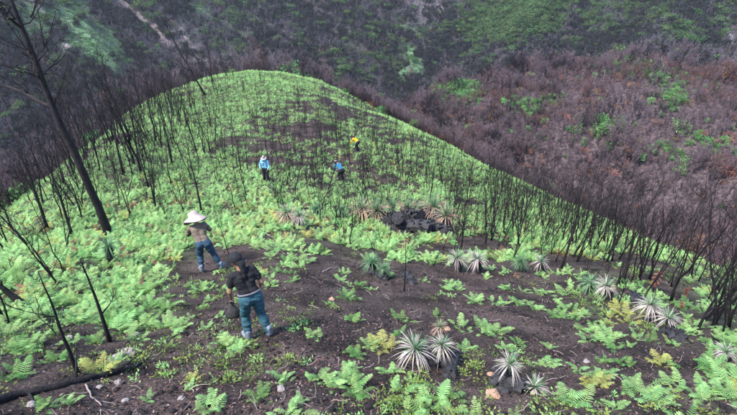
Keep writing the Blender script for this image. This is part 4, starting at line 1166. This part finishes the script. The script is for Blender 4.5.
SKIN = mat('skin', (.30, .165, .105), .55, (.35, .20, .13), 6, 3)
def person(pix, rz, J, cols, label, voxel, hands, scale=1.0, loc=None):
    """J: joints in metres, facing +Y, right hand +X, z above the ground at the feet"""
    g = at(*pix) if loc is None else loc
    e = empty('person', g, rz); e.scale = (scale,) * 3
    J = {k: Vector(v) for k, v in J.items()}
    # feet follow the slope
    for sd in 'LR':
        wp = Matrix.Rotation(rz, 3, 'Z') @ (J['ank' + sd] * scale)
        dz = (float(gz(g.x + wp.x, g.y + wp.y)) - g.z) / scale + .02
        for q in ('ank', 'toe'): J[q + sd].z += dz
        J['knee' + sd].z += dz * .5
    b = MB(); c = capsule
    up = (J['neck'] - J['pelvis']).normalized()
    side = (J['shR'] - J['shL']).normalized()
    hs = (J['hipR'] - J['hipL']).normalized()
    fw = up.cross(side) * -1
    if fw.dot(Vector((0, 1, 0))) < -.2: fw = -fw
    chest = J['pelvis'].lerp(J['neck'], .72); belly = J['pelvis'].lerp(J['neck'], .36)
    def torso(b, k):
        for s_ in (-1, 1):
            c(b, J['pelvis'] + hs * .075 * s_, belly + side * .06 * s_, .094 + k, .082 + k)
            c(b, belly + side * .06 * s_, chest + side * .085 * s_, .082 + k, .094 + k)
            c(b, chest + side * .08 * s_, J['neck'] - up * .07 + side * .05 * s_, .092 + k, .065 + k)
        c(b, J['shL'], J['shR'], .055 + k, .055 + k)
        for q in 'LR': c(b, chest, J['sh' + q], .07 + k, .055 + k)
    def leg(b, q, k, end=1.0):
        c(b, J['hip' + q], J['knee' + q], .092 + k, .060 + k)
        a = J['knee' + q].lerp(J['ank' + q], end)
        c(b, J['knee' + q], J['knee' + q].lerp(a, .4), .060 + k, .062 + k); c(b, J['knee' + q].lerp(a, .4), a, .062 + k, .044 + k)
    torso(b, 0)
    for q in 'LR':
        leg(b, q, 0)
        c(b, J['sh' + q], J['el' + q], .050, .041); c(b, J['el' + q], J['wr' + q], .041, .028)
        c(b, J['ank' + q] - Vector((0, 0, .02)), J['toe' + q], .042, .032)
        d = (J['wr' + q] - J['el' + q]).normalized()
        if hands: hand(b, J['wr' + q], d, -side if q == 'R' else side, .55, mir=1 if q == 'L' else -1)
        else: c(b, J['wr' + q], J['wr' + q] + d * .13, .035, .025)
    hd = J['head']; hu = (hd - J['neck']).normalized(); face = J['look'].normalized(); face = (face - hu * face.dot(hu)).normalized(); ear = face.cross(hu)
    c(b, J['neck'] - up * .05, hd - hu * .03, .058, .055)
    c(b, hd - hu * .055 + face * .02, hd + hu * .05, .072, .088); c(b, hd - hu * .09 + face * .045, hd - hu * .02 + face * .035, .045, .06)
    c(b, hd + face * .10 - hu * .005, hd + face * .115 - hu * .03, .012, .016)                        # nose
    for s_ in (-1, 1):
        c(b, hd + ear * .088 * s_ - hu * .015, hd + ear * .090 * s_ + hu * .02, .016, .018)          # ears
        c(b, hd + ear * .034 * s_ + face * .082 + hu * .035, hd + ear * .05 * s_ + face * .076 + hu * .034, .010, .009)   # brows
    c(b, hd + face * .088 - hu * .062 - ear * .02, hd + face * .088 - hu * .062 + ear * .02, .009, .009)   # lips
    body = fuse('body', b, SKIN, voxel, e, 3)
    for s_ in (-1, 1):
        q = MB(); lump(q, tuple(hd + ear * .034 * s_ + face * .086 + hu * .008), .012, 3, 1, n=6, rough=0)
        obj('eye', q.mesh('eye', [cols['eye']]), body)
    # clothes
    b = MB(); torso(b, .012)
    for q in 'LR':
        a = cols['sleeve']
        c(b, J['sh' + q], J['el' + q] if a > 1 else J['sh' + q].lerp(J['el' + q], a), .068, .056)
        if a > 1: c(b, J['el' + q], J['el' + q].lerp(J['wr' + q], .92), .056, .042)
    b2 = MB(); b2.v, b2.f, b2.m = b.v, b.f, b.m
    fuse('shirt', b2, cols['shirt'], voxel * 1.4, e, 3, .014)
    b = MB()
    for s_ in (-1, 1): c(b, J['pelvis'] + hs * .075 * s_ - up * .03, J['pelvis'] + hs * .072 * s_ + up * .05, .112, .104)
    for q in 'LR': leg(b, q, .020, .93)
    c(b, J['hipL'], J['hipR'], .108, .108)
    fuse('trousers', b, cols['trousers'], voxel * 1.4, e, 3, .014)
    b = MB(); w0 = J['pelvis'] + up * .085
    n = 20
    pts = [w0 + hs * .178 * math.cos(t) + fw * .118 * math.sin(t) for t in np.linspace(0, 6.283, n + 1)]
    if cols.get('belt'):
        b.tube(pts, [.017] * (n + 1), 6); obj('belt', b.mesh('belt', [cols['belt']]), e)
    for q in 'LR':
        b = MB(); a = J['ank' + q]; t = J['toe' + q]
        c(b, a + Vector((0, 0, .10)), a - Vector((0, 0, .015)), .055, .055); c(b, a - Vector((0, 0, .03)), t, .054, .048); c(b, a - Vector((0, 0, .045)), t - Vector((0, 0, .02)), .046, .044)
        fuse('shoe', b, cols['shoe'], voxel * 1.3, e, 3)
    return e, J, hd, hu, face, ear, up, side, fw

EYE = mat('eye', (.03, .02, .02), .2)
cloth = lambda n, a, b_: mat(n, a, .85, b_, 14, 4, bump=.4, bscale=60)
BLACK = cloth('black_cotton', (.014, .014, .017), (.026, .026, .03)); TEAL = cloth('teal_denim', (.028, .085, .115), (.05, .13, .165)); NAVY = cloth('navy_denim', (.03, .06, .095), (.05, .10, .15))
BROWN = cloth('khaki_shirt', (.15, .115, .09), (.23, .18, .14)); HATC = cloth('pale_hat_cloth', (.36, .29, .27), (.48, .40, .38)); SHOEG = cloth('grey_shoes', (.16, .19, .23), (.26, .29, .33)); BELT = cloth('grey_belt', (.13, .13, .15), (.20, .20, .22))
BLUEL = cloth('light_blue_jacket', (.16, .40, .62), (.26, .52, .72)); BLUED = cloth('blue_jacket', (.02, .10, .20), (.05, .20, .34)); YEL = cloth('yellow_jacket', (.62, .36, .02), (.70, .45, .04)); WHITE = cloth('white_cloth', (.34, .35, .37), (.46, .47, .49)); DARK = cloth('dark_cloth', (.012, .013, .018), (.025, .028, .035))
ROPE = cloth('bag_cloth', (.03, .03, .032), (.06, .055, .055))

# person in the black shirt, walking away, bag in the left hand
J2 = dict(pelvis=(.0, 0, .93), neck=(-.05, .17, 1.40), shL=(-.215, .14, 1.335), shR=(.135, .16, 1.36), elL=(-.29, .13, 1.06), elR=(.235, .07, 1.10), wrL=(-.27, .24, .83), wrR=(.24, .22, .92),
          hipL=(-.09, 0, .90), hipR=(.09, 0, .90), kneeL=(-.11, .12, .50), kneeR=(.13, .0, .50), ankL=(-.13, .02, .09), ankR=(.19, -.14, .09), toeL=(-.17, .17, .055), toeR=(.24, .0, .055), head=(-.085, .245, 1.535), look=(-.45, .8, -.35))
r2 = person((257, 338), math.radians(30), J2, dict(shirt=BLACK, sleeve=.62, trousers=TEAL, shoe=SHOEG, belt=BELT, eye=EYE), '', .009, True, .91)
e2 = tag(r2[0], 'person in black shirt, black cap and blue trousers walking away with a dark bag', 'person')
def headgear(r, kind, mt, mt2=None):
    e, J, hd, hu, face, ear, up, side, fw = r
    if kind == 'cap':
        b = MB(); vs = []; n = 16; rows = 7
        for i in range(rows + 1):
            th = math.pi / 2 * i / rows * 1.12
            for j in range(n):
                f = 2 * math.pi * j / n
                vs.append(tuple(hd + hu * (.035 + .115 * math.cos(th)) + (face * math.cos(f) * 1.10 + ear * math.sin(f)) * .118 * math.sin(th)))
        b.add(vs, [(i * n + j, (i + 1) * n + j, (i + 1) * n + (j + 1) % n, i * n + (j + 1) % n) for i in range(rows) for j in range(n)])
        cp = obj('cap', b.mesh('cap', [mt]), e); b = MB(); vs = []
        for i in range(9):
            f = -1.15 + 2.3 * i / 8; d = face * math.cos(f) * 1.08 + ear * math.sin(f)
            vs += [tuple(hd + hu * .025 + d * .112), tuple(hd + hu * .005 + d * .112 + face * .085 * math.cos(f * 1.25)), tuple(hd + hu * .012 + d * .112)]
        b.add(vs, [(i * 3, i * 3 + 3, i * 3 + 4, i * 3 + 1) for i in range(8)] + [(i * 3 + 2, i * 3 + 1, i * 3 + 4, i * 3 + 5) for i in range(8)])
        obj('visor', b.mesh('visor', [mt]), cp)
        b = MB(); bk = -face
        for k in range(3):                       # hair gathered down the nape
            s_ = (k - 1) * .03
            capsule(b, hd + bk * .06 - hu * .01 + ear * s_, hd + bk * .095 - hu * .08 + ear * s_ * .8, .05, .045)
            capsule(b, hd + bk * .095 - hu * .08 + ear * s_ * .8, J['neck'] - fw * .10 - up * .13, .045, .022)
        fuse('hair', b, mt2, .012, e, 3, .006)
    else:
        b = MB(); n = 32; vs = []; rows = 11; k0 = 1.0 if kind == 'hat' else .62
        prof = [(0, .142), (.055, .140), (.095, .122), (.112, .085), (.116, .045), (.128, .022), (.16, .008), (.20, -.015), (.235, -.045), (.255, -.068), (.257, -.075), (.235, -.05)] if kind == 'hat' else [(0, .135), (.04, .132), (.085, .115), (.108, .08), (.114, .045), (.125, .03), (.16, .022), (.20, .012), (.235, -.004), (.26, -.02), (.262, -.026), (.24, -.012)]
        for i, (rr_, hh) in enumerate(prof):
            for j in range(n):
                f = 2 * math.pi * j / n; w = .016 * math.sin(3 * f + 1) * max(0, (rr_ - .12) / .14)
                back = max(0, -math.cos(f)) * max(0, (rr_ - .12) / .14)
                vs.append(tuple(hd + hu * (hh * (1.15 if hh > 0 else 1) + w - .10 * back * (kind == 'hat')) + (face * math.cos(f) + ear * math.sin(f)) * rr_ * k0 * (1.12 if kind == 'hat' else 1)))
        b.add(vs, [(i * n + j, (i + 1) * n + j, (i + 1) * n + (j + 1) % n, i * n + (j + 1) % n) for i in range(len(prof) - 1) for j in range(n)])
        ht = obj('hat', b.mesh('hat', [mt]), e)
        if mt2:
            b = MB(); vs = []; n = 15; rows = 6      # neck cloth hanging from the back of the hat
            for i in range(rows + 1):
                t = i / rows
                for j in range(n):
                    f = math.pi + (-1.75 + 3.5 * j / (n - 1)); d = face * math.cos(f) + ear * math.sin(f)
                    vs.append(tuple(hd + hu * (.03 - .0 * t) - Vector((0, 0, 1)) * (.30 * t) + d * (.15 + .11 * t + .012 * math.sin(j * 1.9 + i)) - fw * .02 * t))
            b.add(vs, [(i * n + j, i * n + j + 1, (i + 1) * n + j + 1, (i + 1) * n + j) for i in range(rows) for j in range(n - 1)])
            o = obj('neck_cloth', b.mesh('neck_cloth', [mt2]), ht)
            sd = o.modifiers.new('thick', 'SOLIDIFY'); sd.thickness = .006
headgear(r2, 'cap', BLACK, BLACK)
# bag held in the left hand
M['bag'] = ROPE
def bag(r, q, drop_, rad, label):
    e, J = r[0], r[1]
    d = (J['wr' + q] - J['el' + q]).normalized(); hp_ = J['wr' + q] + d * .11
    w = Matrix.Translation(e.location) @ e.rotation_euler.to_matrix().to_4x4() @ Matrix.Scale(e.scale[0], 4)
    c = w @ hp_
    zz = float(gz(c.x, c.y)); base = Vector((c.x, c.y, max(c.z - drop_, zz + .02)))
    o = empty('bag', base); b = MB(); hgt = c.z - base.z
    n = 14; prof = [(.5, 0), (1.0, .02), (1.12, .13), (1.0, .30), (.78, .48), (.5, .62), (.26, .74), (.34, .86), (.3, .92)]
    vs = []
    for i, (rr_, hh) in enumerate(prof):
        for j in range(n):
            f = 6.283 * j / n; k = 1 + .16 * math.sin(2 * f + i * .6) + .10 * math.sin(5 * f - i * 1.3) + .05 * math.sin(9 * f + i)
            vs.append((rr_ * rad * k * math.cos(f), rr_ * rad * .8 * k * math.sin(f), hh * hgt))
    b.add(vs, [(i * n + j, i * n + (j + 1) % n, (i + 1) * n + (j + 1) % n, (i + 1) * n + j) for i in range(len(prof) - 1) for j in range(n)] + [tuple(range(n))[::-1]])
    obj('sack', b.mesh('sack', [ROPE]), o); b = MB()
    b.tube([(rad * .35 * math.cos(t), 0, hgt * .84 + (hgt * .17) * math.sin(t)) for t in np.linspace(0, math.pi, 9)], [.009] * 9, 6)
    obj('handle', b.mesh('handle', [BELT]), o)
    return tag(o, label, 'bag')
bag(r2, 'L', .30, .10, 'dark sack hanging from the left hand of the black shirted person')

# person in the wide pale hat, stooping a little, seen from behind
J1 = dict(pelvis=(.02, 0, .90), neck=(-.05, .24, 1.33), shL=(-.225, .20, 1.25), shR=(.13, .24, 1.27), elL=(-.30, .32, 1.01), elR=(.22, .36, 1.03), wrL=(-.19, .52, .98), wrR=(.10, .55, 1.0),
          hipL=(-.07, 0, .88), hipR=(.11, 0, .88), kneeL=(-.11, .10, .48), kneeR=(.22, .03, .47), ankL=(-.13, -.02, .09), ankR=(.34, -.05, .09), toeL=(-.17, .13, .055), toeR=(.42, .08, .055), head=(-.08, .35, 1.45), look=(-.35, .8, -.55))
r1 = person((208, 272), math.radians(18), J1, dict(shirt=BROWN, sleeve=2, trousers=NAVY, shoe=SHOEG, eye=EYE), '', .009, True, 1.1)
tag(r1[0], 'person in wide pale hat, khaki shirt and blue trousers standing with legs apart', 'person')
headgear(r1, 'hat', HATC)

ST0 = dict(pelvis=(0, 0, .93), neck=(0, .05, 1.43), shL=(-.18, .04, 1.37), shR=(.18, .04, 1.37), elL=(-.26, .05, 1.10), elR=(.26, .05, 1.10), wrL=(-.22, .22, .96), wrR=(.20, .24, .98),
           hipL=(-.09, 0, .90), hipR=(.09, 0, .90), kneeL=(-.10, .05, .50), kneeR=(.10, .05, .50), ankL=(-.12, 0, .09), ankR=(.12, 0, .09), toeL=(-.14, .15, .055), toeR=(.14, .15, .055), head=(0, .09, 1.58), look=(0, 1, -.3))
r3 = person((267, 183), math.radians(170), ST0, dict(shirt=BLUEL, sleeve=2, trousers=DARK, shoe=DARK, eye=EYE), '', .014, True, 1.02)
tag(r3[0], 'person in light blue jacket and white hat standing among the ferns', 'person'); headgear(r3, 'smallhat', WHITE)
STP = dict(pelvis=(0, -.12, .88), neck=(0, .32, 1.16), shL=(-.18, .28, 1.10), shR=(.18, .28, 1.10), elL=(-.22, .42, .86), elR=(.22, .42, .86), wrL=(-.16, .55, .66), wrR=(.14, .56, .66),
           hipL=(-.09, -.12, .86), hipR=(.09, -.12, .86), kneeL=(-.12, .06, .48), kneeR=(.12, .06, .48), ankL=(-.13, -.08, .09), ankR=(.13, -.08, .09), toeL=(-.15, .08, .055), toeR=(.15, .08, .055), head=(0, .46, 1.21), look=(0, .6, -.7))
r4 = person((341, 182), math.radians(35), STP, dict(shirt=BLUED, sleeve=2, trousers=DARK, shoe=DARK, eye=EYE), '', .014, True, 1.05)
tag(r4[0], 'person in dark blue jacket and white hat stooping over the slope', 'person'); headgear(r4, 'smallhat', WHITE)
r5 = person((357, 151), math.radians(60), dict(STP), dict(shirt=YEL, sleeve=2, trousers=DARK, shoe=DARK, eye=EYE), '', .016, True, 1.0)
tag(r5[0], 'person in yellow jacket bending down farthest up the slope', 'person'); headgear(r5, 'cap', DARK, BLACK)

# ------------------------------------------------------------------ air
if HAZE > 0:
    b = MB(); X = 1040; zt, zb = CAMZ + 62, CAMZ - 165
    b.add([(-X, -X, zb), (X, -X, zb), (X, X, zb), (-X, X, zb), (-X, -X, zt), (X, -X, zt), (X, X, zt), (-X, X, zt)], [(0, 3, 2, 1), (4, 5, 6, 7), (0, 1, 5, 4), (1, 2, 6, 5), (2, 3, 7, 6), (3, 0, 4, 7)])
    hm = bpy.data.materials.new('haze'); hm.use_nodes = True; nt = hm.node_tree
    nt.nodes.remove(nt.nodes['Principled BSDF'])
    pv = nt.nodes.new('ShaderNodeVolumePrincipled'); pv.inputs['Color'].default_value = (.86, .90, 1, 1); pv.inputs['Density'].default_value = HAZE; pv.inputs['Anisotropy'].default_value = 0.0
    nt.links.new(pv.outputs[0], nt.nodes['Material Output'].inputs['Volume'])
    o = obj('haze', b.mesh('haze', [hm], False)); o['kind'] = 'stuff'; o['label'] = 'thin bluish haze in the valley air'
